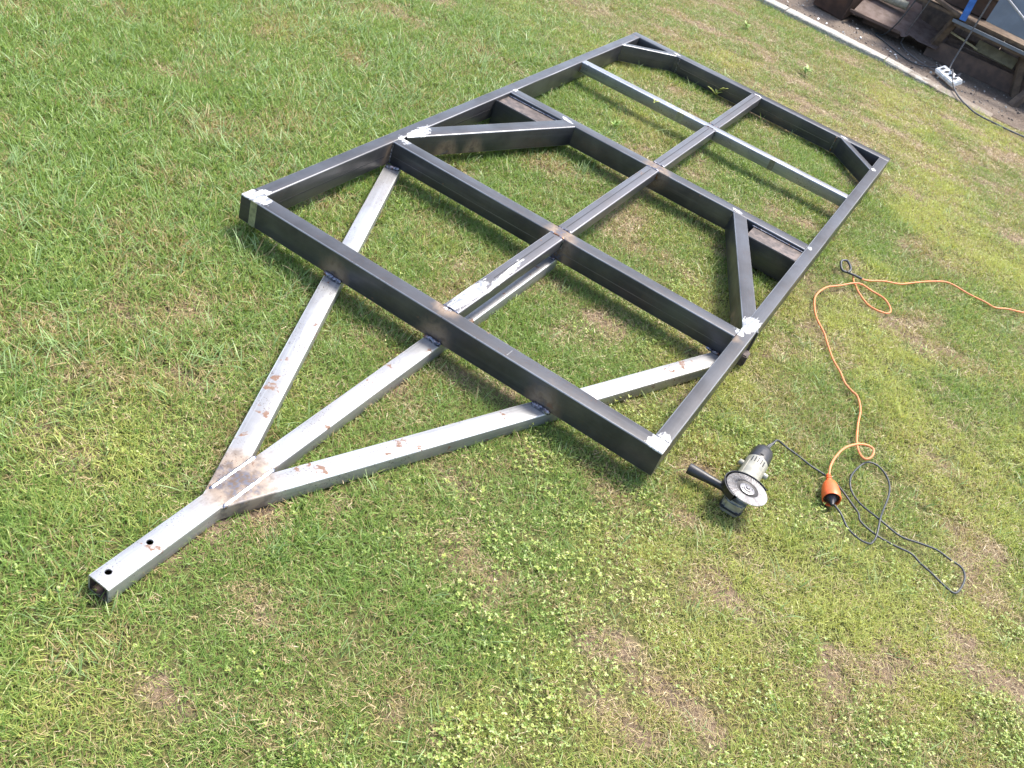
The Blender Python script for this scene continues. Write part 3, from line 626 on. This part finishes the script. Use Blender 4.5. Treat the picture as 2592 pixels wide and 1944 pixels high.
# rusty trough
tr = empty('rusty_trough', (0.46, 5.75, G), 'rusty brown steel trough standing on the dirt behind the kerb', 'trough')
def panel(name, pts, th, mat, parent, off=(0, 0, 0), **kw):
    """a sheet through four corner points, given a thickness; split finely enough to dent"""
    bm = bmesh.new(); P = [Vector(q)-Vector(off) for q in pts]; n = 8; g = []
    nrm = (P[1]-P[0]).cross(P[3]-P[0]).normalized()
    for i in range(n+1):
        row = []
        for j in range(n+1):
            u, v = i/n, j/n; q = (P[0]*(1-u)+P[1]*u)*(1-v)+(P[3]*(1-u)+P[2]*u)*v
            q = q+nrm*th*0.9*math.sin(u*5+P[0].x*7)*math.sin(v*4+P[0].y*5)
            row.append(bm.verts.new(q))
        g.append(row)
    fs = [bm.faces.new((g[i][j], g[i+1][j], g[i+1][j+1], g[i][j+1])) for i in range(n) for j in range(n)]
    r = bmesh.ops.solidify(bm, geom=fs, thickness=th)
    return link(name, bm_mesh(name, bm), mat, parent, smooth=35, **kw)
o_ = tr.location
panel('front_plate', [(.335, 5.69, .05), (.585, 5.645, .038), (.60, 5.60, .40), (.33, 5.66, .40)], .004, M_RUST, tr, o_)
panel('end_plate', [(.586, 5.647, .038), (.64, 5.98, .12), (.65, 6.02, .40), (.602, 5.602, .40)], .004, M_RUST, tr, o_)
panel('end_plate', [(.33, 5.69, .05), (.34, 6.0, .06), (.34, 6.0, .40), (.328, 5.66, .40)], .004, M_RUST, tr, o_)
panel('back_plate', [(.34, 6.0, .05), (.64, 6.0, .05), (.65, 6.02, .40), (.34, 6.0, .40)], .004, M_RUST, tr, o_)
panel('floor_plate', [(.335, 5.69, .05), (.585, 5.65, .04), (.64, 5.98, .12), (.34, 6.0, .055)], .004, M_RUST, tr, o_)
# folded rusty sheet with torn end
sh = empty('rusty_sheet', (0.85, 5.9, G), 'dull rusty steel sheet with folded lip and torn right end between the trough and rack', 'steel sheet')
def torn(pts, th, z_of, name, mat):
    b = bmesh.new(); vs = [b.verts.new((x-.85, y-5.9, z_of(x, y)-G)) for x, y in pts]; f = b.faces.new(vs)
    bmesh.ops.triangulate(b, faces=[f]); bmesh.ops.solidify(b, geom=b.faces[:], thickness=th)
    return link(name, bm_mesh(name, b), mat, sh)
zf = lambda x, y: 0.135+(y-5.72)*0.28+(x-.6)*-.03
torn([(.625, 5.70), (.75, 5.70), (.90, 5.70), (.985, 5.70), (1.02, 5.66), (1.045, 5.68), (1.06, 5.73), (1.14, 5.70), (1.10, 5.80), (1.09, 5.87), (1.17, 5.92), (1.06, 6.0), (1.0, 6.18), (.66, 6.20), (.63, 5.95)], .004, zf, 'sheet_panel', M_RUST2)
part('folded_lip', box_bm(0.40, 0.022, 0.020, (0.80-.85, 5.680-5.9, 0.118-G), .003), M_RUST, sh)
part('support_block', box_bm(0.30, 0.20, 0.08, (0.84-.85, 5.97-5.9, 0.04), .004), M_RUST, sh)
# pale pipe end lying on the sheet
pp = empty('pale_pipe', (0.75, 5.95, 0.24), 'short pale pipe lying on the rusty sheet beside the trough', 'pipe')
lathe('pipe_wall', [(0.030, 0), (0.030, 0.42), (0.026, 0.42), (0.026, 0.30)], simple('pale_clay_pipe', (0.33, 0.31, 0.24), 0.7), pp, Matrix.Rotation(math.radians(88), 4, 'Y') @ Matrix.Translation((0, 0, -.24)), seg=24, cap=False)
# rusty bottom beam (an I section lying on the ground)
bb = empty('rusty_beam', (1.6, 5.82, G), 'long rusty steel beam lying on the dirt at the foot of the rack', 'steel beam')
part('flange', box_bm(1.25, 0.012, 0.128, (0.235, -0.055, 0.064), .003), M_RUST, bb, smooth=40)
part('flange', box_bm(1.25, 0.012, 0.128, (0.235, 0.075, 0.064), .003), M_RUST, bb, smooth=40)
part('web', box_bm(1.25, 0.118, 0.010, (0.235, 0.010, 0.070), .002), M_RUST, bb, smooth=40)
# rack
rk = empty('storage_rack', (1.6, 5.95, G), 'dark rusty scrap rack with timber posts and shelf at the edge of the yard', 'rack')
ro = Vector((1.6, 5.95, G))
def beam3(name, a_, b_, wy, wz, mat, parent, off, bev=.003, label=None):
    a_, b_ = Vector(a_), Vector(b_); d = b_-a_; L = d.length; bm = box_bm(L, wy, wz, (L/2, 0, 0), bev)
    o = part(name, bm, mat, parent, label=label); q = d.to_track_quat('X', 'Z'); o.rotation_euler = q.to_euler(); o.location = a_-Vector(off); return o
beam3('post', (1.235, 5.78, .10), (1.300, 5.66, .36), .05, .045, M_WOOD, rk, ro)
beam3('post', (1.905, 5.74, .035), (1.80, 5.70, .36), .05, .05, M_WOOD, rk, ro)
beam3('post', (1.92, 5.51, .02), (2.08, 5.72, .40), .05, .055, M_WOOD, rk, ro)
beam3('post', (1.26, 6.25, .04), (1.28, 6.25, .36), .05, .05, M_WOOD, rk, ro)
beam3('post', (1.84, 6.25, .04), (1.84, 6.25, .36), .05, .05, M_WOOD, rk, ro)
beam3('front_rail', (1.28, 5.60, .352), (2.25, 5.60, .335), .012, .022, M_GPANEL, rk, ro, .002)
beam3('front_rail', (1.30, 5.625, .335), (2.25, 5.625, .318), .03, .03, M_WOOD, rk, ro)
for i, y in enumerate((5.70, 5.86, 6.02, 6.18)):
    beam3('shelf_board', (0.98+.02*i, y, .385-.0015*(i%2)), (2.28, y+.01, .362), .165, .024, M_WOOD, rk, ro)
beam3('shelf_board', (0.9, 5.66, .46), (1.32, 5.64, .385), .07, .02, M_WOOD, rk, ro)
# things on and under the rack
bs = part('blue_bar', box_bm(0.046, 0.006, 0.95, (0, 0, 0.475), .002), M_BLUE, None, (1.340, 5.585, 0.375), rot_xyz(-6, -2, 0)); bs['label'] = 'flat bright blue steel bar standing on the front of the rack'; bs['category'] = 'steel bar'
gp = part('painted_board', box_bm(0.62, 0.010, 0.26, (0.31, 0, 0.13), .002), M_GPANEL, None, (1.478, 5.56, 0.435), rot_xyz(-14, 2, 0)); gp['label'] = 'blue-grey flat panel leaning on the rack shelf at the top right'; gp['category'] = 'panel'
pl, _ = sweep('pale_pole', [(1.44, 5.50, .66), (1.68, 5.50, .553), (2.2, 5.50, .32)], .007, simple('pale_grey_pole', (0.42, 0.41, 0.42), 0.6), None, seg=10, sub=4, label='thin pale pole lying slanted across the grey panel on the rack', cat='pole')
ws = part('wooden_stick', box_bm(0.225, 0.012, 0.013, (0.1125, 0, 0), .002), simple('pale_stripped_wood', (0.42, 0.38, 0.24), 0.7), None, (1.302, 5.77, .245), rot_xyz(0, 8, 0)); ws['label'] = 'short pale wooden stick wedged under the rack shelf by the left post'; ws['category'] = 'stick'
tb = part('tan_board', box_bm(0.30, 0.016, 0.078, (0.15, 0, 0), .002), M_TAN, None, (1.500, 5.80, .232), rot_xyz(-35, 2.5, 0)); tb['label'] = 'dull tan board lying under the rack shelf above the rusty beam'; tb['category'] = 'board'
st = part('scrap_pipe', box_bm(0.7, 0.04, 0.03, (0.35, 0, 0), .006), M_RUST, None, (1.25, 5.98, .19), rot_xyz(10, 1, 4)); st['label'] = 'rusty square bar in the dark under the rack shelf'; st['category'] = 'steel bar'
tc = part('red_cloth', box_bm(0.36, 0.20, 0.02, (0, 0, 0), .006), simple('faded_red_cloth', (0.28, 0.09, 0.06), 0.9, 0, .3, 12, .004), None, (1.28, 5.70, .63), rot_xyz(10, 6, 4)); tc['label'] = 'faded red-brown cover draped high on the rack at the photo edge'; tc['category'] = 'cover'
sg = part('scrap_crate', box_bm(0.5, 0.3, 0.13, (0, 0, 0.065), .004), M_RUST, None, (1.22, 5.98, .396), rot_xyz(0, 0, 3)); sg['label'] = 'rust-brown closed crate on the left end of the rack shelf'; sg['category'] = 'crate'
part('lid', box_bm(0.52, 0.32, 0.012, (0, 0, 0.137), .003), M_WOOD, sg)
# plank wall added behind the rack to shade it and darken its gaps
wl = empty('added_shade_wall', (1.5, 6.55, 0), 'dark plank wall added behind the scrap rack to shade it', 'wall')
for i in range(36):
    x = -1.6+i*0.152+random.uniform(-.003, .003)
    link('plank', bm_mesh('plank', box_bm(0.1515, 0.022, 1.45+random.uniform(-.02, .02), (x, random.uniform(-.004, .004), 0.75), .003)), M_WOOD, wl)
for z in (0.3, 1.2): link('batten', bm_mesh('batten', box_bm(5.5, 0.04, 0.06, (1.05, 0.032, z), .003)), M_WOOD, wl)
# socket strip with its plugs
ss = empty('socket_strip', (1.47, 5.30, G), 'dirty white socket strip lying on the dirt next to the kerb', 'socket strip', rz=math.radians(-48)); ss.rotation_euler = Euler((math.radians(30), 0, math.radians(-48))); ss.location.z = G+.030
part('strip_body', box_bm(0.235, 0.078, 0.036, (0, 0, 0.020), .007), M_WHITE, ss, smooth=50)
for i, x in enumerate((-.078, -.026, .027, .080)):
    lathe('socket_well', [(0.0165, 0), (0.0190, 0), (0.0195, 0.0012), (0.0190, 0.0016), (0.0160, 0.0014), (0.0158, 0.0004)], M_WHITE, ss, Tm(x, 0, 0.0382), seg=22, cap=False)
    lathe('socket_hole', [(0.001, 0), (0.0158, 0), (0.0158, 0.0006), (0.001, 0.0006)], simple('dark_socket', (0.06, 0.06, 0.06), .6), ss, Tm(x, 0, 0.0382), seg=18)
def cord(name, pts, r, mat, label, plug=None):
    o = empty('power_cord', pts[0], label, 'power cord'); of = o.location.copy()
    sweep('cable', [Vector(p)-of for p in pts], r, mat, o, seg=8, sub=6)
    CAB.extend([(p[0], p[1]) for p in pts])
    if plug:
        p, d = plug; m = Matrix.Translation(Vector(p)-of) @ Vector(d).to_track_quat('Z', 'Y').to_matrix().to_4x4()
        lathe('plug', [(0.001, 0), (0.018, 0), (0.018, 0.018), (0.013, 0.030), (0.006, 0.050), (0.001, 0.052)], M_BLACKPL, o, m, seg=20)
    return o
cord('hanging_cord', [(1.445, 5.50, .74), (1.440, 5.50, .60), (1.437, 5.50, .42), (1.432, 5.50, .24), (1.432, 5.47, .12), (1.448, 5.38, .078), (1.462, 5.31, .125), (1.505, 5.21, .085), (1.553, 5.09, .066), (1.615, 4.98, .058), (1.68, 4.90, .056), (1.753, 4.845, .052), (1.9, 4.825, .052), (2.09, 4.835, .052), (2.41, 4.93, .052), (3.0, 5.0, .05)], .0058, M_GROPE, 'thick grey cord hanging off the rack and trailing over the socket strip onto the grass', ((1.51, 5.262, .090), (.3, .4, 1)))
cord('thin_cord', [(1.0, 5.62, .44), (0.985, 5.62, .33), (0.955, 5.62, .18), (0.90, 5.70, .06), (.845, 5.74, .042), (.86, 5.66, .042), (.93, 5.605, .042), (1.03, 5.50, .042), (1.16, 5.40, .042), (1.26, 5.375, .050), (1.35, 5.385, .078), (1.385, 5.385, .092)], .0045, M_CABLE, 'thin black cord running from the torn sheet along the kerb into the socket strip', ((1.405, 5.372, .074), (-.75, .35, .5)))
cord('grey_cord', [(1.09, 5.60, .46), (1.07, 5.62, .34), (1.05, 5.66, .20), (1.03, 5.75, .06), (1.05, 5.72, .044), (1.10, 5.62, .044), (1.20, 5.52, .044), (1.30, 5.46, .044), (1.36, 5.42, .046)], .0035, M_GROPE, 'thin grey cord drooping past the torn sheet edge towards the socket strip')

# pebbles and pale litter on the dirt: nobody could count them
bm = bmesh.new()
for i in range(900):
    x = random.uniform(-2, 3.2); y = kerb_near(x)+0.10+abs(random.gauss(0, .45)); s = random.choice((.003, .004, .005, .007, .010))
    if y > 6.5: continue
    r_ = bmesh.ops.create_icosphere(bm, subdivisions=1, radius=s, matrix=Matrix.Translation((x, y, G+.001+s*.2)) @ Euler((random.random()*6, random.random()*6, 0)).to_matrix().to_4x4() @ Matrix.Diagonal((1, random.uniform(.5, 1), .5, 1)))
    for v in r_['verts']: v.co += Vector((random.uniform(-1, 1), random.uniform(-1, 1), 0))*s*.25
def peb():
    n = NT('pebbles'); r_ = n.n('ShaderNodeNewGeometry').outputs['Random Per Island']
    n.bsdf(n.mix(n.rng(r_, .55, 1.0), (0.13, 0.105, 0.09), (0.50, 0.48, 0.44)), .85); return n.m
link('gravel', bm_mesh('gravel', bm), peb(), kind='stuff', label='small pebbles and pale grit on the dirt', cat=None)
bm = bmesh.new()
for (x, y, s) in ((0.17, 5.62, .03), (0.47, 5.38, .016), (0.54, 5.36, .012), (0.80, 5.40, .018), (0.30, 5.55, .012), (1.03, 5.40, .014), (1.07, 5.38, .016), (1.0, 5.42, .010), (0.12, 5.45, .012), (0.72, 5.60, .014), (.2, 5.45, .01), (.9, 5.35, .01)):
    m4 = Matrix.Translation((x, y, G+.008)) @ Euler((random.uniform(-.3, .3), random.uniform(-.3, .3), random.random()*6)).to_matrix().to_4x4() @ Matrix.Diagonal((s*1.4, s*.8, s*.25, 1))
    r_ = bmesh.ops.create_cube(bm, size=1, matrix=m4)
    for v in r_['verts']: v.co += Vector((random.uniform(-1, 1), random.uniform(-1, 1), random.uniform(-1, 1)))*s*.15
link('litter', bm_mesh('litter', bm), M_WHITE, kind='stuff', label='pale scraps scattered on the dirt')

# ------------------------------------------------------------------ grass
def blade_mat(name, g1, g2, y1, s1, s2, trans=0.35):
    n = NT(name); P = n.pos(); tint = n.attr('tint'); along = n.attr('along'); dry = n.attr('dry', 'INSTANCER'); yel = n.attr('yel', 'INSTANCER')
    f1 = n.noise(P, 2.3, 4, 0.6)
    c = n.mix(tint, g1, g2)
    c = n.mix(n.math('MULTIPLY', n.rng(n.math('ADD', n.math('MULTIPLY', yel, 1.2), n.math('MULTIPLY_ADD', tint, 0.8, -0.55)), 0.25, 0.95), 0.9), c, y1)
    # some blades are straw; more of them where it is dry
    r2 = n.math('FRACT', n.math('MULTIPLY', tint, 7.31))
    dm = n.math('GREATER_THAN', n.math('ADD', n.math('MULTIPLY', dry, 0.80), 0.05), r2)
    straw = n.mix(n.math('FRACT', n.math('MULTIPLY', tint, 23.7)), s1, s2)
    c = n.mix(n.math('MULTIPLY', dm, 0.92), c, straw)
    c = n.mix(n.rng(along, 0.0, 0.35, 0.55, 0), c, (0.30, 0.27, 0.14))
    b = n.n('ShaderNodeBsdfPrincipled'); n.put(b.inputs['Base Color'], c); b.inputs['Roughness'].default_value = 0.42; b.inputs['Specular IOR Level'].default_value = 0.45
    t = n.n('ShaderNodeBsdfTranslucent'); n.put(t.inputs[0], n.mix(1.0, c, (1.2, 1.2, 0.8), 'MULTIPLY'))
    ms = n.n('ShaderNodeMixShader'); ms.inputs[0].default_value = trans
    n.t.links.new(b.outputs[0], ms.inputs[1]); n.t.links.new(t.outputs[0], ms.inputs[2]); n.t.links.new(ms.outputs[0], n.out.inputs[0])
    return n.m
def add_blade(V, F, A, Tn, base, az, L, W, lean, bend, tint, seg=3):
    """one blade: a narrow arc starting at base; lean = angle from vertical, bend adds along it"""
    k0 = len(V); d = np.array([math.cos(az), math.sin(az)]); sd = np.array([-d[1], d[0]])
    p = np.array([base[0], base[1], base[2]], float); tw = random.uniform(-.6, .6)
    for i in range(seg+1):
        t = i/seg; ww = W*(1-t**2.2)*0.5 if i < seg else 0.0
        ww = max(ww, 0.0)
        a_ = lean+bend*t
        o = np.array([sd[0]*math.cos(tw), sd[1]*math.cos(tw), math.sin(tw)])*ww
        if i < seg:
            V.append(tuple(p-o)); V.append(tuple(p+o)); A += [t, t]; Tn += [tint, tint]
        else: V.append(tuple(p)); A.append(1.0); Tn.append(tint)
        st = L/seg; p = p+np.array([d[0]*math.sin(a_)*st, d[1]*math.sin(a_)*st, math.cos(a_)*st])
        if p[2] < 0.001: p[2] = 0.001+random.random()*.002
    for i in range(seg-1):
        a_ = k0+2*i; F.append((a_, a_+1, a_+3, a_+2))
    a_ = k0+2*(seg-1); F.append((a_, a_+1, a_+2))
def add_leaf(V, F, A, Tn, c, az, r, tilt_, tint):
    k0 = len(V); n = 5; ca, sa = math.cos(az), math.sin(az)
    for i in range(n):
        b = 2*math.pi*i/n; x = r*math.cos(b)*1.25; y = r*math.sin(b)*.85; z = x*math.sin(tilt_)
        x *= math.cos(tilt_); V.append((c[0]+ca*x-sa*y, c[1]+sa*x+ca*y, c[2]+z)); A.append(.8); Tn.append(tint)
    F.append(tuple(range(k0, k0+n)))
def scatter(name, variants, pts, rot, scl, vi, dry, yel, mat, label):
    """variants: list of (V,F,A,T); one mesh holds the tufts and the points; geometry nodes put the tufts on the points"""
    V = []; F = []; A = []; Tn = []; G_ = []
    for g, (v, f, a_, t_) in enumerate(variants):
        k = len(V); V += v; A += a_; Tn += t_; G_ += [g+1]*len(v); F += [tuple(k+q for q in ff) for ff in f]
    nb = len(V); N = len(pts)
    me = bpy.data.meshes.new(name); me.from_pydata(V+[tuple(p) for p in pts.tolist()], [], F)
    def at(nm, typ, arr):
        x = me.attributes.new(nm, typ, 'POINT'); x.data.foreach_set('vector' if typ == 'FLOAT_VECTOR' else 'value', arr)
    z = np.zeros
    at('tint', 'FLOAT', np.concatenate([Tn, z(N)]).astype(np.float32)); at('along', 'FLOAT', np.concatenate([A, z(N)]).astype(np.float32))
    at('gid', 'INT', np.concatenate([G_, z(N)]).astype(np.int32)); at('vi', 'INT', np.concatenate([z(nb), vi]).astype(np.int32))
    at('scl', 'FLOAT', np.concatenate([z(nb), scl]).astype(np.float32)); at('dry', 'FLOAT', np.concatenate([z(nb), dry]).astype(np.float32)); at('yel', 'FLOAT', np.concatenate([z(nb), yel]).astype(np.float32))
    at('rot', 'FLOAT_VECTOR', np.concatenate([z((nb, 3)), rot]).astype(np.float32).ravel())
    o = link(name, me, mat, kind='stuff', label=label)
    ng = bpy.data.node_groups.new(name+'_nodes', 'GeometryNodeTree')
    ng.interface.new_socket('Geometry', in_out='INPUT', socket_type='NodeSocketGeometry'); ng.interface.new_socket('Geometry', in_out='OUTPUT', socket_type='NodeSocketGeometry')
    nd = ng.nodes; lk = ng.links.new
    gi = nd.new('NodeGroupInput'); go = nd.new('NodeGroupOutput')
    def na(nm, typ):
        x = nd.new('GeometryNodeInputNamedAttribute'); x.data_type = typ; x.inputs[0].default_value = nm; return [s_ for s_ in x.outputs if s_.enabled][0]
    gid = na('gid', 'INT'); cmp_ = nd.new('FunctionNodeCompare'); cmp_.data_type = 'INT'; cmp_.operation = 'GREATER_THAN'
    ci = [s_ for s_ in cmp_.inputs if s_.enabled]; lk(gid, ci[0]); ci[1].default_value = 0
    sp = nd.new('GeometryNodeSeparateGeometry'); sp.domain = 'POINT'; lk(gi.outputs[0], sp.inputs[0]); lk(cmp_.outputs[0], sp.inputs[1])
    si = nd.new('GeometryNodeSplitToInstances'); si.domain = 'POINT'; lk(sp.outputs[0], si.inputs[0])
    gin = [s_ for s_ in si.inputs if s_.name == 'Group ID'][0]; lk(gid, gin)
    ip = nd.new('GeometryNodeInstanceOnPoints'); lk(sp.outputs[1], ip.inputs['Points']); lk(si.outputs[0], ip.inputs['Instance']); ip.inputs['Pick Instance'].default_value = True
    lk(na('vi', 'INT'), ip.inputs['Instance Index'])
    e2r = nd.new('FunctionNodeEulerToRotation'); lk(na('rot', 'FLOAT_VECTOR'), e2r.inputs[0]); lk(e2r.outputs[0], ip.inputs['Rotation'])
    lk(na('scl', 'FLOAT'), ip.inputs['Scale']); lk(ip.outputs[0], go.inputs[0])
    md = o.modifiers.new('scatter', 'NODES'); md.node_group = ng
    return o

# where things lie: keep blades out of tubes, lower them under cables and the grinder
cabp = np.array(CAB)
def seg_d(x, y, a_, b_):
    ax_, ay = a_; bx, by = b_; dx, dy = bx-ax_, by-ay; t = np.clip(((x-ax_)*dx+(y-ay)*dy)/(dx*dx+dy*dy), 0, 1)
    return np.hypot(x-ax_-t*dx, y-ay-t*dy)
def cable_d(x, y):
    out = np.full(len(x), 9.0); q = cabp
    for i in range(0, len(q), 1):
        m = (np.abs(x-q[i, 0]) < .04) & (np.abs(y-q[i, 1]) < .04)
        if m.any(): out[m] = np.minimum(out[m], np.hypot(x[m]-q[i, 0], y[m]-q[i, 1]))
    return out
def tube_d(x, y):
    return np.minimum.reduce([seg_d(x, y, (XC, -1.2), (XC, .75)), seg_d(x, y, L0, L1), seg_d(x, y, R0, R1)])
def in_view(x, y):
    # plan region the camera sees, with a margin
    q = np.stack([x-1.7058, y+2.0636, np.full_like(x, -1.74)], -1)
    X = q @ np.array(right); Y = q @ np.array(down); Z = q @ np.array(fwd)
    return (Z > .2) & (np.abs(X/Z) < .53*1.13) & (np.abs(Y/Z) < .3975*1.16)
def sample(dens_view, dens_out, box=(-4.5, 5.5, -3.5, 5.2)):
    x0, x1, y0, y1 = box; A_ = (x1-x0)*(y1-y0); n = int(A_*dens_view); x = RS.uniform(x0, x1, n); y = RS.uniform(y0, y1, n)
    v = in_view(x, y); keep = v | (RS.rand(n) < dens_out/dens_view); x, y = x[keep], y[keep]
    k = y < kerb_near(x)-0.024; return x[k], y[k]
def var_tuft(nb, R, Lr, Wr, lean, bend, seg=3):
    V, F, A, Tn = [], [], [], []
    for i in range(nb):
        a_ = random.random()*6.283; r = R*math.sqrt(random.random())
        add_blade(V, F, A, Tn, (r*math.cos(a_), r*math.sin(a_), 0), random.random()*6.283, random.uniform(*Lr), random.uniform(*Wr), random.uniform(*lean), random.uniform(*bend), random.random(), seg)
    return V, F, A, Tn
def var_clover(nl, R):
    V, F, A, Tn = [], [], [], []
    for i in range(nl):
        a_ = random.random()*6.283; r = R*math.sqrt(random.random()); z = random.uniform(.006, .024); c = (r*math.cos(a_), r*math.sin(a_), z)
        t_ = random.random(); az0 = random.random()*6.28; s_ = random.choice((.0014, .0018, .0022, .0027))
        for k in range(random.choice((2, 3, 3))):
            az = az0+k*2.09; add_leaf(V, F, A, Tn, (c[0]+math.cos(az)*s_*1.1, c[1]+math.sin(az)*s_*1.1, z+.001), az, s_, random.uniform(-.1, .6), min(1, max(0, t_+random.uniform(-.1, .1))))
        if random.random() < .5: add_blade(V, F, A, Tn, (c[0], c[1], 0), random.random()*6.28, z, .0012, .1, .2, t_, 2)
    return V, F, A, Tn

GR1, GR2, YL = (0.135, 0.232, 0.040), (0.262, 0.365, 0.090), (0.450, 0.470, 0.132)
ST1, ST2 = (0.46, 0.36, 0.18), (0.30, 0.21, 0.10)
M_GRASS = blade_mat('lawn_blades', GR1, GR2, YL, ST1, ST2)
M_LONG = blade_mat('long_bluish_blades', (0.17, 0.27, 0.085), (0.32, 0.44, 0.19), (0.44, 0.48, 0.18), ST1, ST2)
M_CLOV = blade_mat('tiny_leaves', (0.15, 0.24, 0.035), (0.28, 0.36, 0.08), (0.36, 0.40, 0.09), (0.5, .45, .2), (.3, .3, .1), .3)
M_DRY = blade_mat('dead_blades', (0.40, 0.31, 0.17), (0.26, 0.18, 0.10), (0.42, 0.35, 0.18), ST1, ST2, .15)

def rot3(n, tilt_=0.12): return np.stack([RS.normal(0, tilt_, n), RS.normal(0, tilt_, n), RS.uniform(0, 6.283, n)], -1)
# lawn
x, y = sample(1750, 180); b = bare(x, y); lush = VB(x, y, 1.6, 4)
cd = cable_d(x, y); td = tube_d(x, y)
keep = (RS.rand(len(x)) > b*1.02) & (td > .030) & ~((cd < .006) & (RS.rand(len(x)) < .7))
x, y, b, lush, cd, td = [q[keep] for q in (x, y, b, lush, cd, td)]
left = np.clip((1.2-x)/1.5, 0, 1)*np.clip((3.2-y)/2.5, 0, 1)
scl = 0.72+0.65*(VC(x, y, 3, 3)-.2)*(1-.5*b)+0.5*left
scl *= np.where(cd < .016, .55, 1); gd_ = np.hypot((x-1.73)/.055, (y-.16)/.08); scl *= np.where(gd_ < 1, .3, 1)
scl *= np.where(y > 3, .85, 1)
variants = [var_tuft(36, .045, (.014, .038), (.0014, .0027), (.35, 1.35), (0, .8)) for _ in range(20)]
yel = np.clip((VA(x, y, 2.2, 4)-.42)*2.6, 0, 1)*(1-.6*left)+np.clip((y-2.2)/3, 0, .15)+np.clip((x-1.0)*.4, 0, .4)*np.clip((3.5-y)/1.5, .3, 1)
dry = np.clip(b*1.0+(VD(x, y, 6, 4)-.50)*1.6, 0, 1)
z = gzv(y)+.012*(VA(x, y, 4)-.5)-.004
scatter('lawn_grass', variants, np.stack([x, y, z], -1), rot3(len(x)), scl, RS.randint(0, 20, len(x)), dry, yel, M_GRASS, 'short mown green and yellowing lawn grass')
# long blades: mostly at the left and in scattered tufts
x, y = sample(420, 30); left = np.clip((1.0-x)/1.2, 0, 1)*np.clip((3.6-y)/2.0, 0, 1)
td = tube_d(x, y); cd = cable_d(x, y)
keep = (RS.rand(len(x)) < 0.16+0.9*left*np.clip((VB(x, y, 2.5, 3)-.3)*2.5, .1, 1)) & (td > .05) & (cd > .02) & (bare(x, y) < .5) & ~((x > -.03) & (x < 1.53) & (y > -.05) & (y < 3.05) & (RS.rand(len(x)) < .45)) & (np.hypot(x-1.73, y-.2) > .2)
x, y, left = x[keep], y[keep], left[keep]
variants = [var_tuft(9, .03, (.035, .085), (.0020, .0036), (.35, 1.2), (.1, .9), 5) for _ in range(12)]
z = gzv(y)-.002
scatter('long_grass', variants, np.stack([x, y, z], -1), rot3(len(x), .08), .62+.3*RS.rand(len(x))+.3*left, RS.randint(0, 12, len(x)), np.clip(RS.normal(.05, .1, len(x)), 0, 1), np.clip(.35-.3*left+RS.normal(0, .1, len(x)), 0, 1), M_LONG, 'longer blue-green grass blades in loose tufts')
# dead straw
x, y = sample(900, 80); b = bare(x, y); td = tube_d(x, y); cd = cable_d(x, y)
keep = (RS.rand(len(x)) < .20+b*1.1) & (td > .03) & (cd > .008); x, y, b = x[keep], y[keep], b[keep]
variants = [var_tuft(22, .045, (.008, .026), (.0010, .0020), (1.05, 1.6), (-.2, .4), 3) for _ in range(12)]
z = gzv(y)+.006*RS.rand(len(x))
scatter('dead_grass', variants, np.stack([x, y, z], -1), rot3(len(x), .1), .7+.5*RS.rand(len(x)), RS.randint(0, 12, len(x)), RS.rand(len(x)), RS.rand(len(x)), M_DRY, 'dead straw-coloured grass lying flat')
# tiny-leaved ground cover, bottom and right of the picture
x, y = sample(1500, 100)
cl = .34*np.clip((VD(x, y, 3.2, 5)-.36)*2.2, 0, 1)*np.clip((x+.1*y-.9)/.5, .06, 1)*np.clip((1.6-y)/1.6, .12, 1)
cl *= np.where(y < -.4, 1.25, 1); td = tube_d(x, y); cd = cable_d(x, y)
keep = (RS.rand(len(x)) < cl) & (td > .045) & (cd > .010) & (bare(x, y) < .35); x, y = x[keep], y[keep]
variants = [var_clover(16, .05) for _ in range(14)]
scatter('clover_cover', variants, np.stack([x, y, gzv(y)-.002], -1), rot3(len(x), .06), .75+.5*RS.rand(len(x)), RS.randint(0, 14, len(x)), np.zeros(len(x)), RS.rand(len(x))*.8, M_CLOV, 'tiny yellow-green ground cover leaves in the lawn')
